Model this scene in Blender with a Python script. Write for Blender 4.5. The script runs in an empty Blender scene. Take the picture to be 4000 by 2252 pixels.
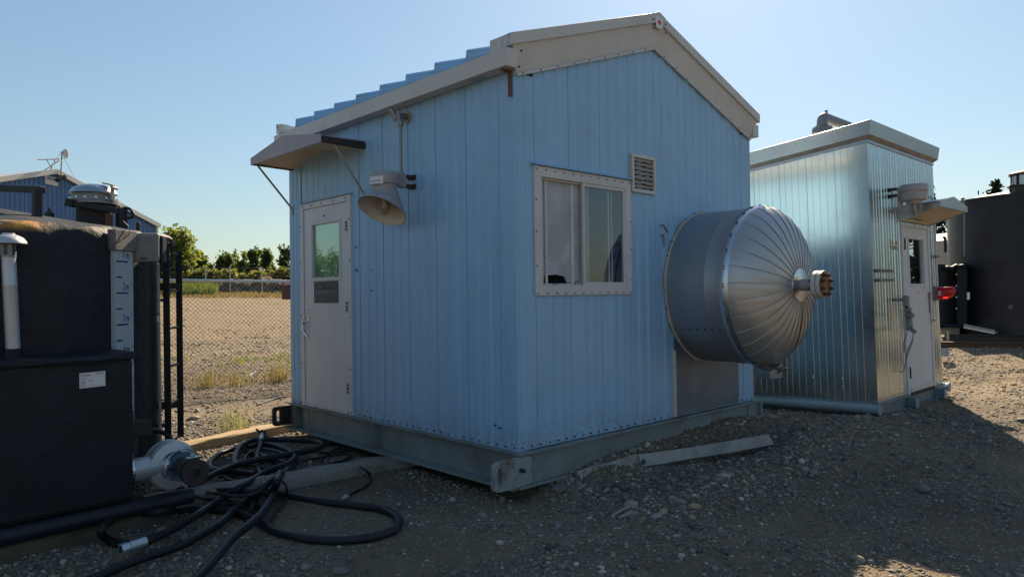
import bpy, math, random
import numpy as np
from mathutils import Vector, Matrix
random.seed(7); rng = np.random.default_rng(11)
SC = bpy.context.scene; COL = SC.collection
V = lambda *a: np.array(a, float)

# ------------------------------------------------------------------ camera
CAM = V(-3.61117, -3.79276, 1.14852); YAW, PIT, ROL, FOC = 0.816090512, 0.008434843, -0.012775707, 2790.35
_f = V(math.cos(YAW)*math.cos(PIT), math.sin(YAW)*math.cos(PIT), math.sin(PIT)); _r = V(math.sin(YAW), -math.cos(YAW), 0)
_u = np.cross(_r, _f)
CR = math.cos(ROL)*_r + math.sin(ROL)*_u; CU = -math.sin(ROL)*_r + math.cos(ROL)*_u; CF = _f
cd = bpy.data.cameras.new('camera'); cam = bpy.data.objects.new('camera', cd); COL.objects.link(cam)
cd.sensor_width = 36; cd.lens = 36*FOC/4000; cd.clip_start = .05; cd.clip_end = 3000
cam.matrix_world = Matrix(((CR[0], CU[0], -CF[0], CAM[0]), (CR[1], CU[1], -CF[1], CAM[1]), (CR[2], CU[2], -CF[2], CAM[2]), (0, 0, 0, 1)))
SC.camera = cam

# ------------------------------------------------------------------ sky, sun, exposure
SUN_AZ, SUN_EL = math.radians(30), math.radians(36)     # azimuth measured from +x towards +y
wd = bpy.data.worlds.new('World'); SC.world = wd; wd.use_nodes = True
nt = wd.node_tree; bg = nt.nodes['Background']; sky = nt.nodes.new('ShaderNodeTexSky'); sky.sky_type = 'NISHITA'
sky.sun_disc = False; sky.sun_elevation = SUN_EL; sky.sun_rotation = math.pi/2 - SUN_AZ
sky.air_density = 1.4; sky.dust_density = .5; sky.ozone_density = 4.0; sky.altitude = 0
gm_ = nt.nodes.new('ShaderNodeGamma'); gm_.inputs[1].default_value = .76     # evens the whole sky out, as a hazy day does
nt.links.new(sky.outputs[0], gm_.inputs[0]); wb_ = nt.nodes.new('ShaderNodeMix'); wb_.data_type = 'RGBA'; wb_.blend_type = 'MULTIPLY'; wb_.inputs[0].default_value = 1; wb_.inputs[7].default_value = (.90, 1.0, 1.06, 1)
nt.links.new(gm_.outputs[0], wb_.inputs[6]); nt.links.new(wb_.outputs[2], bg.inputs[0]); bg.inputs[1].default_value = 0.075
sl = bpy.data.lights.new('sun', 'SUN'); sl.energy = 5.0; sl.angle = math.radians(.55); sl.color = (1, .82, .58)
so = bpy.data.objects.new('sun', sl); COL.objects.link(so)
sd = V(math.cos(SUN_AZ)*math.cos(SUN_EL), math.sin(SUN_AZ)*math.cos(SUN_EL), math.sin(SUN_EL))
so.rotation_euler = Vector(sd).to_track_quat('Z', 'Y').to_euler(); so.location = (20, 12, 30)
SC.view_settings.view_transform = 'Standard'; SC.view_settings.look = 'None'; SC.view_settings.gamma = 1
SC.view_settings.use_curve_mapping = False; SC.view_settings.exposure = 1.1
SC.render.engine = 'CYCLES'; SC.cycles.max_bounces = 6; SC.cycles.diffuse_bounces = 3; SC.cycles.glossy_bounces = 4
SC.cycles.transparent_max_bounces = 12; SC.cycles.use_denoising = True

# ------------------------------------------------------------------ helpers
def at(px, py, D):
    """point seen at a pixel of the 4000-wide photograph, D metres deep"""
    return CAM + (CF + (px-2000)/FOC*CR - (py-1126)/FOC*CU)*D
def on_z(px, py, z):
    v = CF + (px-2000)/FOC*CR - (py-1126)/FOC*CU
    return CAM + v*(z-CAM[2])/v[2]
ORG = {}
def empty(name, loc, label, cat, group=None):
    o = bpy.data.objects.new(name, None); COL.objects.link(o); o.location = tuple(loc); o.empty_display_size = .1
    o['label'] = label; o['category'] = cat
    if group: o['group'] = group
    ORG[o] = V(*loc); return o
class B:
    def __init__(s): s.v = []; s.f = []; s.n = 0
    def add(s, vs, fs):
        vs = np.asarray(vs, float).reshape(-1, 3)
        s.f += [tuple(i+s.n for i in f) for f in fs]; s.v.append(vs); s.n += len(vs); return s
    def box(s, x0, x1, y0, y1, z0, z1):
        x0, x1 = sorted((x0, x1)); y0, y1 = sorted((y0, y1)); z0, z1 = sorted((z0, z1))
        return s.hexa([(x0,y0,z0),(x1,y0,z0),(x1,y1,z0),(x0,y1,z0)], [(x0,y0,z1),(x1,y0,z1),(x1,y1,z1),(x0,y1,z1)])
    def hexa(s, lo, hi):
        return s.add(list(lo)+list(hi), [(3,2,1,0),(4,5,6,7),(0,1,5,4),(1,2,6,5),(2,3,7,6),(3,0,4,7)])
    def bar(s, p0, p1, w, h, up=(0,0,1)):
        p0, p1 = V(*p0), V(*p1); d = p1-p0; d /= np.linalg.norm(d); a = np.cross(V(*up), d); a /= np.linalg.norm(a); b = np.cross(d, a)
        q = lambda p: [p-a*w/2-b*h/2, p+a*w/2-b*h/2, p+a*w/2+b*h/2, p-a*w/2+b*h/2]
        return s.hexa(q(p0), q(p1))
    def prism(s, poly, vec):
        poly = [V(*p) for p in poly]; vec = V(*vec); n = len(poly)
        nn = sum((np.cross(poly[i]-poly[0], poly[(i+1) % n]-poly[0]) for i in range(n)), V(0,0,0))
        if nn @ vec > 0: poly = poly[::-1]
        return s.add(poly+[p+vec for p in poly], [tuple(range(n)), tuple(range(2*n-1, n-1, -1))]+[(i, i+n, (i+1) % n+n, (i+1) % n) for i in range(n)])
    def rings(s, R, caps=(True, True)):
        n = len(R[0]); k = len(R)
        fs = [(i*n+j, i*n+(j+1) % n, (i+1)*n+(j+1) % n, (i+1)*n+j) for i in range(k-1) for j in range(n)]
        if caps[0]: fs.append(tuple(range(n-1, -1, -1)))
        if caps[1]: fs.append(tuple((k-1)*n+j for j in range(n)))
        return s.add(np.concatenate([np.asarray(r) for r in R]), fs)
    def tube(s, pts, r, n=10, caps=True):
        P = np.array(pts, float); k = len(P); rr = np.full(k, r) if np.isscalar(r) else np.array(r)
        T = np.gradient(P, axis=0); T /= np.linalg.norm(T, axis=1)[:, None]+1e-12
        a = np.cross(T[0], V(0,0,1)); 
        if np.linalg.norm(a) < 1e-3: a = np.cross(T[0], V(0,1,0))
        a /= np.linalg.norm(a); R = []
        th = np.linspace(0, 2*np.pi, n, endpoint=False)
        for i in range(k):
            a = a-T[i]*(a@T[i]); a /= np.linalg.norm(a); b = np.cross(T[i], a)
            R.append(P[i]+rr[i]*(np.cos(th)[:, None]*a+np.sin(th)[:, None]*b))
        return s.rings(R, (caps, caps))
    def lathe(s, prof, o, ax, n=24, caps=(True, True)):
        o = V(*o); ax = V(*ax); ax /= np.linalg.norm(ax)
        a = np.cross(ax, V(0,0,1)) if abs(ax[2]) < .9 else np.cross(ax, V(0,1,0)); a /= np.linalg.norm(a); b = np.cross(ax, a)
        th = np.linspace(0, 2*np.pi, n, endpoint=False); c = np.cos(th)[:, None]*a+np.sin(th)[:, None]*b
        return s.rings([o+ax*h+max(r, 1e-4)*c for r, h in prof], caps)
    def cyl(s, p0, p1, r, n=16, r1=None):
        d = V(*p1)-V(*p0); L = np.linalg.norm(d); return s.lathe([(r, 0), (r if r1 is None else r1, L)], p0, d, n)
    def loft(s, R, n=32, caps=(False, False)):
        out = []
        th = np.linspace(0, 2*np.pi, n, endpoint=False); a0 = V(1,0,0)
        for c, nm, r in R:
            nm = V(*nm)/np.linalg.norm(nm); a = a0-nm*(a0@nm); a /= np.linalg.norm(a); b = np.cross(nm, a)
            out.append(V(*c)+r*(np.cos(th)[:, None]*a+np.sin(th)[:, None]*b))
        return s.rings(out, caps)
    def grid(s, P):
        P = np.asarray(P, float); m, n = P.shape[:2]
        return s.add(P.reshape(-1, 3), [(i*n+j, i*n+j+1, (i+1)*n+j+1, (i+1)*n+j) for i in range(m-1) for j in range(n-1)])
def mesh_np(name, v, faces_flat, k, mats=(), smooth=False):
    """mesh from arrays, every face with k corners"""
    me = bpy.data.meshes.new(name); nf = len(faces_flat)//k
    me.vertices.add(len(v)); me.vertices.foreach_set('co', np.asarray(v, np.float32).ravel())
    me.loops.add(nf*k); me.loops.foreach_set('vertex_index', np.asarray(faces_flat, np.int32))
    me.polygons.add(nf); me.polygons.foreach_set('loop_start', np.arange(0, nf*k, k, dtype=np.int32))
    me.polygons.foreach_set('use_smooth', np.full(nf, smooth, bool)); me.update(calc_edges=True)
    for m in mats: me.materials.append(m)
    return me
def obj(name, b, mat, parent=None, smooth=False, bevel=0, loc=None, kind=None, label=None, seg=2):
    v = np.concatenate(b.v) if b.v else np.zeros((0, 3))
    o0 = ORG.get(parent, V(0,0,0)) if parent else (V(*loc) if loc is not None else V(0,0,0))
    me = bpy.data.meshes.new(name); me.from_pydata((v-o0).tolist(), [], b.f); me.update()
    if smooth:
        me.polygons.foreach_set('use_smooth', np.full(len(me.polygons), True)); me.set_sharp_from_angle(angle=math.radians(38))
    me.materials.append(mat)
    o = bpy.data.objects.new(name, me); COL.objects.link(o)
    if parent: o.parent = parent
    elif loc is not None: o.location = tuple(loc)
    ORG[o] = o0
    if bevel:
        m = o.modifiers.new('bevel', 'BEVEL'); m.width = bevel; m.segments = seg; m.limit_method = 'ANGLE'; m.angle_limit = math.radians(40); m.harden_normals = False
    if kind: o['kind'] = kind
    if label: o['label'] = label
    return o
def tag(o, label, cat, group=None):
    o['label'] = label; o['category'] = cat
    if group: o['group'] = group
    return o
def dup(o, parent, **kw):
    c = o.copy(); COL.objects.link(c); c.parent = parent; ORG[c] = ORG.get(parent, V(0,0,0))
    for ch in o.children: dup(ch, c)
    return c
def spline(pts, n=8):
    P = [V(*p) for p in pts]; P = [2*P[0]-P[1]]+P+[2*P[-1]-P[-2]]; out = []
    for i in range(1, len(P)-2):
        for t in np.linspace(0, 1, n, endpoint=False):
            a, b, c, d = P[i-1:i+3]
            out.append(.5*((2*b)+(c-a)*t+(2*a-5*b+4*c-d)*t*t+(3*b-a-3*c+d)*t**3))
    return np.array(out+[P[-2]])
def text_faces(s, size, bold=.022):
    cu = bpy.data.curves.new('letters', 'FONT'); cu.body = s; cu.size = size; cu.align_x = 'LEFT'; cu.resolution_u = 2; cu.offset = bold*size
    ob = bpy.data.objects.new('letters', cu); me = ob.to_mesh()
    v = np.array([p.co[:] for p in me.vertices]).reshape(-1, 3); f = [tuple(p.vertices) for p in me.polygons]
    ob.to_mesh_clear(); bpy.data.objects.remove(ob); bpy.data.curves.remove(cu); return v, f
def text_on(b, s, size, o, ex, ey, sx=1.0):
    v, f = text_faces(s, size)
    if len(v): b.add(V(*o)+v[:, :1]*sx*V(*ex)+v[:, 1:2]*V(*ey), f)
    return b

# ------------------------------------------------------------------ materials
def mk(name):
    m = bpy.data.materials.new(name); m.use_nodes = True; n = m.node_tree
    return m, n, n.nodes['Principled BSDF'], n.nodes, n.links
def noise(N, L, co, scale, detail=5, rough=.6, stretch=None):
    t = N.new('ShaderNodeTexNoise'); t.inputs['Scale'].default_value = scale; t.inputs['Detail'].default_value = detail; t.inputs['Roughness'].default_value = rough
    if stretch:
        mp = N.new('ShaderNodeMapping'); mp.inputs['Scale'].default_value = stretch; L.new(co, mp.inputs[0]); co = mp.outputs[0]
    L.new(co, t.inputs['Vector']); return t.outputs[0]
def ramp(N, L, x, a, b):
    r = N.new('ShaderNodeMapRange'); r.inputs[1].default_value = a; r.inputs[2].default_value = b; L.new(x, r.inputs[0]); return r.outputs[0]
def mixc(N, L, fac, c1, c2, mode='MIX'):
    m = N.new('ShaderNodeMix'); m.data_type = 'RGBA'; m.blend_type = mode
    for sock, c in ((m.inputs[6], c1), (m.inputs[7], c2)):
        if isinstance(c, tuple): sock.default_value = (*c[:3], 1)
        else: L.new(c, sock)
    if isinstance(fac, (int, float)): m.inputs[0].default_value = fac
    else: L.new(fac, m.inputs[0])
    return m.outputs[2]
def math_(N, L, op, a, b):
    m = N.new('ShaderNodeMath'); m.operation = op
    for s, x in ((m.inputs[0], a), (m.inputs[1], b)):
        if isinstance(x, (int, float)): s.default_value = x
        else: L.new(x, s)
    return m.outputs[0]
def bump(N, L, h, strength, dist, nrm=None):
    b = N.new('ShaderNodeBump'); b.inputs['Strength'].default_value = strength; b.inputs['Distance'].default_value = dist; L.new(h, b.inputs['Height'])
    if nrm is not None: L.new(nrm, b.inputs['Normal'])
    return b.outputs[0]
def coord(N): return N.new('ShaderNodeTexCoord').outputs['Object']
def paint(name, c, c2=None, rough=.45, metal=0, dirt=None, dirt_amt=.35, spots=None, spot_lo=.68, streak=True, bmp=.0015, sc=1.0, spec=.5, wav=0, mud=0):
    m, n, p, N, L = mk(name); co = coord(N); c2 = c2 or tuple(x*.82 for x in c)
    col = mixc(N, L, ramp(N, L, noise(N, L, co, 1.7*sc), .3, .7), c, c2)
    if streak: col = mixc(N, L, math_(N, L, 'MULTIPLY', ramp(N, L, noise(N, L, co, 6*sc, 4, .6, (1, 1, .06)), .5, .85), .35), col, tuple(x*.7 for x in c2))
    if dirt: col = mixc(N, L, math_(N, L, 'MULTIPLY', ramp(N, L, noise(N, L, co, 3.1*sc, 8, .7), .48, .75), dirt_amt), col, dirt)
    if spots: col = mixc(N, L, ramp(N, L, noise(N, L, co, 14*sc, 6, .7), spot_lo, spot_lo+.03), col, spots)
    if mud:     # dried mud thrown up along the foot of the wall, drips below the screws
        sp = N.new('ShaderNodeSeparateXYZ'); L.new(co, sp.inputs[0]); hgt = math_(N, L, 'ADD', sp.outputs['Z'], math_(N, L, 'MULTIPLY', noise(N, L, co, 7, 6, .7), -.35))
        k = math_(N, L, 'MULTIPLY', ramp(N, L, hgt, .42, .22), ramp(N, L, noise(N, L, co, 38, 6, .75), .46, .62)); col = mixc(N, L, math_(N, L, 'MULTIPLY', k, mud), col, (.20,.165,.13))
        col = mixc(N, L, math_(N, L, 'MULTIPLY', ramp(N, L, noise(N, L, co, .55, 3, .5), .40, .68), .30), col, tuple(min(x*.78+.10, 1) for x in c))
        col = mixc(N, L, math_(N, L, 'MULTIPLY', ramp(N, L, noise(N, L, co, 16, 5, .65, (1, 1, .05)), .60, .80), .30), col, (.16,.17,.18))
    L.new(col, p.inputs['Base Color']); p.inputs['Metallic'].default_value = metal; p.inputs['Specular IOR Level'].default_value = spec
    r = N.new('ShaderNodeMapRange'); r.inputs[3].default_value = max(rough-.1, .02); r.inputs[4].default_value = rough+.12; L.new(noise(N, L, co, 9*sc, 4), r.inputs[0]); L.new(r.outputs[0], p.inputs['Roughness'])
    nr = bump(N, L, noise(N, L, co, 60*sc, 3), .25, bmp)
    if wav: nr = bump(N, L, noise(N, L, co, 2.2, 2), 1.0, wav, nr)
    L.new(nr, p.inputs['Normal']); return m
def galv(name, c=(.62,.65,.67), rough=.3, wav=.004, spangle=.12, grime=.25, wsc=2.5):
    m, n, p, N, L = mk(name); co = coord(N)
    vo = N.new('ShaderNodeTexVoronoi'); vo.inputs['Scale'].default_value = 18; L.new(co, vo.inputs['Vector'])
    col = mixc(N, L, spangle, c, vo.outputs['Color'], 'SOFT_LIGHT')
    col = mixc(N, L, math_(N, L, 'MULTIPLY', ramp(N, L, noise(N, L, co, 2.3, 8, .7, (1, 1, .3)), .45, .8), grime), col, (.25,.24,.22))
    L.new(col, p.inputs['Base Color']); p.inputs['Metallic'].default_value = 1
    r = N.new('ShaderNodeMapRange'); r.inputs[3].default_value = rough-.08; r.inputs[4].default_value = rough+.1; L.new(noise(N, L, co, 2.5, 2, .5), r.inputs[0]); L.new(r.outputs[0], p.inputs['Roughness'])
    nr = bump(N, L, noise(N, L, co, wsc, 2, .5, (1, 1, .5)), 1.0, wav); L.new(nr, p.inputs['Normal']); return m
def rusty(name, c, rust=(.16,.055,.022), amt=.55, rough=.75, sc=1.0):
    m, n, p, N, L = mk(name); co = coord(N)
    k = ramp(N, L, noise(N, L, co, 5*sc, 9, .72), amt-.06, amt+.1)
    rc = mixc(N, L, noise(N, L, co, 30*sc, 4), rust, tuple(x*.4 for x in rust))
    L.new(mixc(N, L, k, c, rc), p.inputs['Base Color']); p.inputs['Roughness'].default_value = rough
    L.new(bump(N, L, noise(N, L, co, 45*sc, 6, .7), .6, .003), p.inputs['Normal']); return m
def wood(name, c1, c2, along=(1, 14, 14), rough=.85):
    m, n, p, N, L = mk(name); co = coord(N)
    g = noise(N, L, co, 4, 8, .65, along); k = ramp(N, L, g, .3, .7)
    col = mixc(N, L, k, c1, c2); col = mixc(N, L, ramp(N, L, noise(N, L, co, 2.5, 6, .7), .5, .8), col, tuple(x*.55 for x in c2))
    L.new(col, p.inputs['Base Color']); p.inputs['Roughness'].default_value = rough; p.inputs['Specular IOR Level'].default_value = .2
    L.new(bump(N, L, g, .8, .006), p.inputs['Normal']); return m
def flat(name, c, rough=.6, metal=0, spec=.5):
    m, n, p, N, L = mk(name); co = coord(N)
    L.new(mixc(N, L, noise(N, L, co, 25, 4), tuple(x*.85 for x in c), tuple(min(x*1.12, 1) for x in c)), p.inputs['Base Color'])
    p.inputs['Roughness'].default_value = rough; p.inputs['Metallic'].default_value = metal; p.inputs['Specular IOR Level'].default_value = spec; return m
def foam(name, c=(.012,.013,.017), dist=.012, sc=16, rough=.6, rust=None):
    m, n, p, N, L = mk(name); co = coord(N)
    h = noise(N, L, co, sc, 6, .62); col = mixc(N, L, ramp(N, L, noise(N, L, co, 2.2, 6), .35, .75), c, tuple(x*1.7+.004 for x in c))
    if rust:   # bare sprayed foam showing ochre where the coating has worn away along the rim
        sp = N.new('ShaderNodeSeparateXYZ'); L.new(co, sp.inputs[0])
        band = math_(N, L, 'MULTIPLY', math_(N, L, 'MULTIPLY', ramp(N, L, sp.outputs['Z'], 1.855, 1.895), ramp(N, L, sp.outputs['Z'], 1.940, 1.920)), ramp(N, L, sp.outputs['X'], -.22, -.36))
        k = math_(N, L, 'MULTIPLY', band, ramp(N, L, noise(N, L, co, 3.0, 8, .7, (1, 1, 2.6)), .44, .50))
        col = mixc(N, L, k, col, mixc(N, L, ramp(N, L, noise(N, L, co, 6, 5), .42, .6), (.20,.075,.015), (.62,.33,.06)))
    L.new(col, p.inputs['Base Color']); p.inputs['Roughness'].default_value = rough; p.inputs['Specular IOR Level'].default_value = .3
    L.new(bump(N, L, h, .9, dist), p.inputs['Normal']); return m
def glass(name, tint=(.75,.85,.82), base=.12, gain=1.0, gloss=(.94,.97,1)):
    m, n, p, N, L = mk(name); N.remove(p); out = N['Material Output']
    tr = N.new('ShaderNodeBsdfTransparent'); tr.inputs[0].default_value = (*tint, 1); gl = N.new('ShaderNodeBsdfGlossy'); gl.inputs['Roughness'].default_value = .01; gl.inputs['Color'].default_value = (*gloss, 1)
    fr = N.new('ShaderNodeLayerWeight'); fr.inputs['Blend'].default_value = .5; mx = N.new('ShaderNodeMixShader')
    k = math_(N, L, 'ADD', math_(N, L, 'MULTIPLY', math_(N, L, 'POWER', fr.outputs['Facing'], 4.0), gain), base); k.node.use_clamp = True
    L.new(k, mx.inputs[0]); L.new(tr.outputs[0], mx.inputs[1]); L.new(gl.outputs[0], mx.inputs[2])
    L.new(bump(N, L, noise(N, L, coord(N), 3, 2), .5, .0006), gl.inputs['Normal'])
    L.new(mx.outputs[0], out.inputs[0]); return m
def leafmat(name, trans=.35):
    m, n, p, N, L = mk(name); at_ = N.new('ShaderNodeAttribute'); at_.attribute_name = 'tint'; out = N['Material Output']
    L.new(at_.outputs['Color'], p.inputs['Base Color']); p.inputs['Roughness'].default_value = .6; p.inputs['Specular IOR Level'].default_value = .25
    t = N.new('ShaderNodeBsdfTranslucent'); L.new(mixc(N, L, 1.0, at_.outputs['Color'], (1.7,1.6,.75), 'MULTIPLY'), t.inputs[0]); mx = N.new('ShaderNodeMixShader'); mx.inputs[0].default_value = trans
    L.new(p.outputs[0], mx.inputs[1]); L.new(t.outputs[0], mx.inputs[2]); L.new(mx.outputs[0], out.inputs[0]); return m

M = dict(
 blue=paint('blue_siding', (.28,.485,.69), (.245,.44,.64), .40, dirt=(.21,.31,.40), dirt_amt=.35, spots=(.08,.11,.15), spot_lo=.80, wav=.005, mud=.75),
 white=paint('white_trim', (.58,.56,.53), (.52,.50,.47), .45, dirt=(.28,.24,.2), dirt_amt=.22),
 peel=paint('peeling_white', (.60,.58,.565), (.54,.52,.51), .5, dirt=(.33,.29,.26), dirt_amt=.45, spots=(.36,.33,.31), spot_lo=.66),
 door=paint('door_white', (.60,.60,.61), (.55,.55,.565), .42, dirt=(.36,.35,.36), dirt_amt=.25, spots=(.2,.16,.13), spot_lo=.80),
 soffit=paint('beige_soffit', (.50,.44,.35), (.44,.38,.30), .6, dirt=(.2,.16,.12), dirt_amt=.4),
 mauve=paint('faded_fascia', (.36,.33,.37), (.31,.29,.33), .5, dirt=(.25,.22,.22), dirt_amt=.4),
 skid=paint('skid_grey_paint', (.20,.24,.24), (.15,.18,.18), .55, dirt=(.12,.075,.045), dirt_amt=.7, spots=(.11,.05,.03), spot_lo=.72),
 flash=paint('flashing_zinc', (.17,.20,.25), (.13,.155,.20), .42, metal=.5, dirt=(.25,.28,.33), dirt_amt=.5, wav=.004), rustbeam=rusty('rust_beam', (.085,.055,.04), (.12,.06,.035), .5),
 skidrust=rusty('skid_rust', (.25,.275,.275), (.19,.085,.045), .55),
 rustbracket=rusty('rust_bracket', (.12,.06,.045), (.20,.07,.035), .4),
 darksteel=rusty('dark_steel', (.035,.03,.03), (.07,.03,.018), .6),
 galv=galv('galvanised_siding', (.60,.66,.665), .24, .0022, .015, .12, 1.3),
 galvflat=galv('galvanised_sheet', (.42,.44,.46), .36, .003, .10, .3),
 jacket=paint('aluminium_jacket', (.36,.375,.40), (.32,.335,.36), .42, metal=.7, dirt=(.28,.28,.28), dirt_amt=.45, wav=.005),
 gore=paint('aluminium_gore', (.47,.465,.46), (.42,.415,.41), .40, metal=.72, dirt=(.34,.31,.28), dirt_amt=.45, streak=False, wav=.004),
 drum=paint('drum_sheet', (.50,.51,.53), (.44,.45,.47), .4, metal=.45, dirt=(.3,.29,.28), dirt_amt=.4, streak=False),
 alu=galv('bare_aluminium', (.60,.62,.64), .28, .0012, .01, .25, 4),
 chrome=flat('bright_steel', (.7,.7,.7), .2, 1),
 grime=flat('grey_metal', (.25,.25,.25), .5, .7),
 lampgrey=paint('lamp_grey_enamel', (.36,.34,.35), (.31,.29,.30), .5, dirt=(.24,.2,.18), dirt_amt=.5, spots=(.22,.19,.17), spot_lo=.74, sc=3),
 lampbeige=paint('lamp_beige_enamel', (.40,.355,.335), (.36,.32,.30), .5, dirt=(.26,.22,.2), dirt_amt=.4, sc=3),
 enamel=flat('cream_enamel', (.60,.52,.40), .4),
 screw=flat('dark_screw', (.02,.02,.022), .5),
 black=flat('black_paint', (.012,.012,.014), .5),
 blackrail=paint('black_rail_paint', (.02,.02,.022), (.014,.014,.016), .6, spots=(.12,.06,.02), spot_lo=.78, streak=False),
 rubber=foam('black_rubber', (.011,.012,.015), .0012, 90, .5),
 foam=foam('sprayed_black_foam', (.011,.012,.016), .016, 9, .62, rust=True),
 foamflat=foam('black_coating', (.008,.0095,.014), .006, 30, .55),
 tankblack=foam('black_tank_coating', (.011,.0125,.018), .004, 22, .45),
 boardwhite=paint('gauge_board_white', (.46,.50,.54), (.42,.46,.50), .4, dirt=(.3,.3,.3), dirt_amt=.2),
 gaugeblue=flat('gauge_blue_print', (.012,.025,.16), .5),
 ink=flat('printed_ink', (.03,.03,.03), .6), redink=flat('red_print', (.55,.05,.03), .6),
 paper=flat('label_paper', (.70,.70,.69), .5), dullpaper=flat('dull_label', (.42,.42,.43), .55),
 slate=flat('slate_print', (.035,.037,.045), .5), slateline=flat('slate_pale_lines', (.20,.21,.24), .5),
 greybox=paint('grey_cast_box', (.23,.215,.215), (.19,.18,.18), .65, dirt=(.12,.1,.09), dirt_amt=.6, sc=4),
 plate=rusty('worn_plate', (.20,.185,.17), (.10,.075,.06), .56),
 timber=wood('weathered_timber', (.30,.27,.23), (.20,.175,.14)), tanwood=wood('tan_timber', (.40,.30,.18), (.28,.20,.12)), oldwood=wood('soiled_timber', (.16,.13,.09), (.09,.075,.055)),
 greywood=wood('grey_plank', (.40,.37,.33), (.26,.235,.21)),
 redplastic=None, glass=glass('window_glass', (.88,.92,.94), .05, 1.5), doorglass=glass('coated_door_glass', (.80,.92,.88), .20, 1.2, (.86,1,.93)), globe=glass('lamp_globe', (.86,.86,.84), .04, 1.2),
 insul=paint('grey_insulation', (.42,.44,.46), (.30,.315,.335), .9, dirt=(.58,.60,.62), dirt_amt=.8, spots=(.08,.09,.10), spot_lo=.76, streak=False, bmp=.01, sc=1.2),
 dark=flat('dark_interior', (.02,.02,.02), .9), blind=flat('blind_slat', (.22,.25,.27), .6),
 louvre=paint('bent_louvre', (.40,.35,.30), (.30,.25,.20), .5, dirt=(.2,.14,.09), dirt_amt=.6, sc=3),
 flangewhite=rusty('flange_white', (.62,.59,.55), (.30,.15,.05), .62, .5), flangerust=rusty('flange_rust', (.44,.21,.07), (.20,.08,.03), .45), bolt=rusty('rusty_bolt', (.09,.035,.025), (.14,.055,.03), .5),
 steelblue=paint('blue_grey_pipe', (.22,.29,.34), (.19,.25,.30), .45, dirt=(.16,.16,.15), dirt_amt=.35),
 pipegrey=paint('grey_primer_pipe', (.22,.23,.25), (.19,.195,.215), .6),
 bluepaint=flat('blue_gasket', (.05,.13,.19), .5), brown=paint('brown_box', (.11,.028,.026), (.09,.022,.02), .6),
 yellow=flat('yellow_dot', (.55,.38,.03), .5), ochre=flat('stencil_ochre', (.50,.33,.10), .6),
 cream=paint('cream_tank', (.50,.47,.41), (.44,.41,.355), .55, dirt=(.36,.24,.09), dirt_amt=.6, spots=(.30,.16,.05), spot_lo=.74),
 hose_end=paint('fitting_zinc', (.50,.53,.54), (.42,.45,.46), .35, metal=.6, sc=6),
 whouse=paint('warehouse_blue', (.060,.15,.33), (.05,.13,.29), .45), wroof=paint('warehouse_roof', (.45,.50,.56), (.38,.43,.5), .4), wtrim=paint('warehouse_trim', (.62,.60,.55), None, .5),
 leaf=leafmat('leaf', .5), needle=leafmat('needle', .08), grassm=leafmat('grass_blade', .3), bark=wood('bark', (.10,.08,.06), (.06,.05,.04), (8,8,1)),
 fencewire=flat('fence_wire', (.24,.23,.22), .5, .5), fencepipe=galv('fence_pipe', (.50,.53,.55), .4, .001))
def red_plastic():
    m, n, p, N, L = mk('red_plastic'); p.inputs['Base Color'].default_value = (.55,.012,.015,1); p.inputs['Roughness'].default_value = .25
    p.inputs['Subsurface Weight'].default_value = .5; p.inputs['Subsurface Radius'].default_value = (.05,.01,.01); p.inputs['Transmission Weight'].default_value = .25
    return m
M['redplastic'] = red_plastic()

# ------------------------------------------------------------------ ground
BANKX = [.15, .3, .8, 1.5, 2.0, 2.3, 2.85, 3.5, 4.0]; BANKZ = [0, .08, .17, .175, .19, .21, .23, .18, .10]
WX = [-.4, .2, .8, 1.3, 1.9, 2.5, 3.2, 4.1, 4.6, 5.2]; WY = [-.95, -.86, -.84, -.86, -.87, -.82, -.72, -.62, -.75, -.9]; WH = [0, .035, .06, .075, .10, .11, .12, .12, .05, 0]
def vnoise(x, y, s, seed):
    """smooth value noise"""
    r = np.random.default_rng(seed).random((64, 64)); x = x*s; y = y*s
    i = np.floor(x).astype(int); j = np.floor(y).astype(int); u = x-i; v = y-j; u = u*u*(3-2*u); v = v*v*(3-2*v)
    g = lambda a, b: r[a % 64, b % 64]
    return (g(i,j)*(1-u)+g(i+1,j)*u)*(1-v)+(g(i,j+1)*(1-u)+g(i+1,j+1)*u)*v-.5
def gz(x, y):
    x = np.asarray(x, float); y = np.asarray(y, float); d = np.hypot(x-CAM[0], y-CAM[1])
    z = np.interp(d, [0, 7, 12, 16, 20, 50, 90, 200, 900], [-.37, -.37, -.26, -.03, .12, 1.45, 2.6, 3.2, 3.6])
    z = z+.075*np.exp(-(((x-5.6)/1.6)**2+((y+.4)/1.4)**2))
    z = z+np.interp(x, BANKX, BANKZ, 0, 0)*np.exp(-(np.clip(-y, 0, 9)/.17)**2)*np.where(y > .5, np.exp(-((y-.5)/.3)**2), 1)
    z = z+np.interp(x, WX, WH, 0, 0)*np.exp(-((y-np.interp(x, WX, WY))/.24)**2)
    amp = np.clip(1-d/60, .15, 1)
    z = z+amp*(.05*vnoise(x, y, .55, 1)+.028*vnoise(x, y, 1.7, 2)+.014*vnoise(x, y, 5.1, 3))
    for c0, sl_ in ((-1.75, .10), (-3.1, .16)): z = z-.022*np.exp(-((y-c0-sl_*x)/.16)**2)*(x > -1.5)*(d < 14)     # shallow wheel ruts
    near = np.interp(d, [0, 14, 22], [1, 1, 0])
    return z+near*(.012*vnoise(x, y, 13, 4)+.007*vnoise(x, y, 29, 5))
def axis_(c, half, step, far):
    a = np.arange(-half, half+1e-6, step); o = [half]; s = step
    while o[-1] < far: s *= 1.13; o.append(o[-1]+s)
    o = np.array(o[1:]); return c+np.concatenate([-o[::-1], a, o])
gx = axis_(1.6, 7.2, .045, 900); gy = axis_(.6, 5.6, .045, 900)
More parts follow.
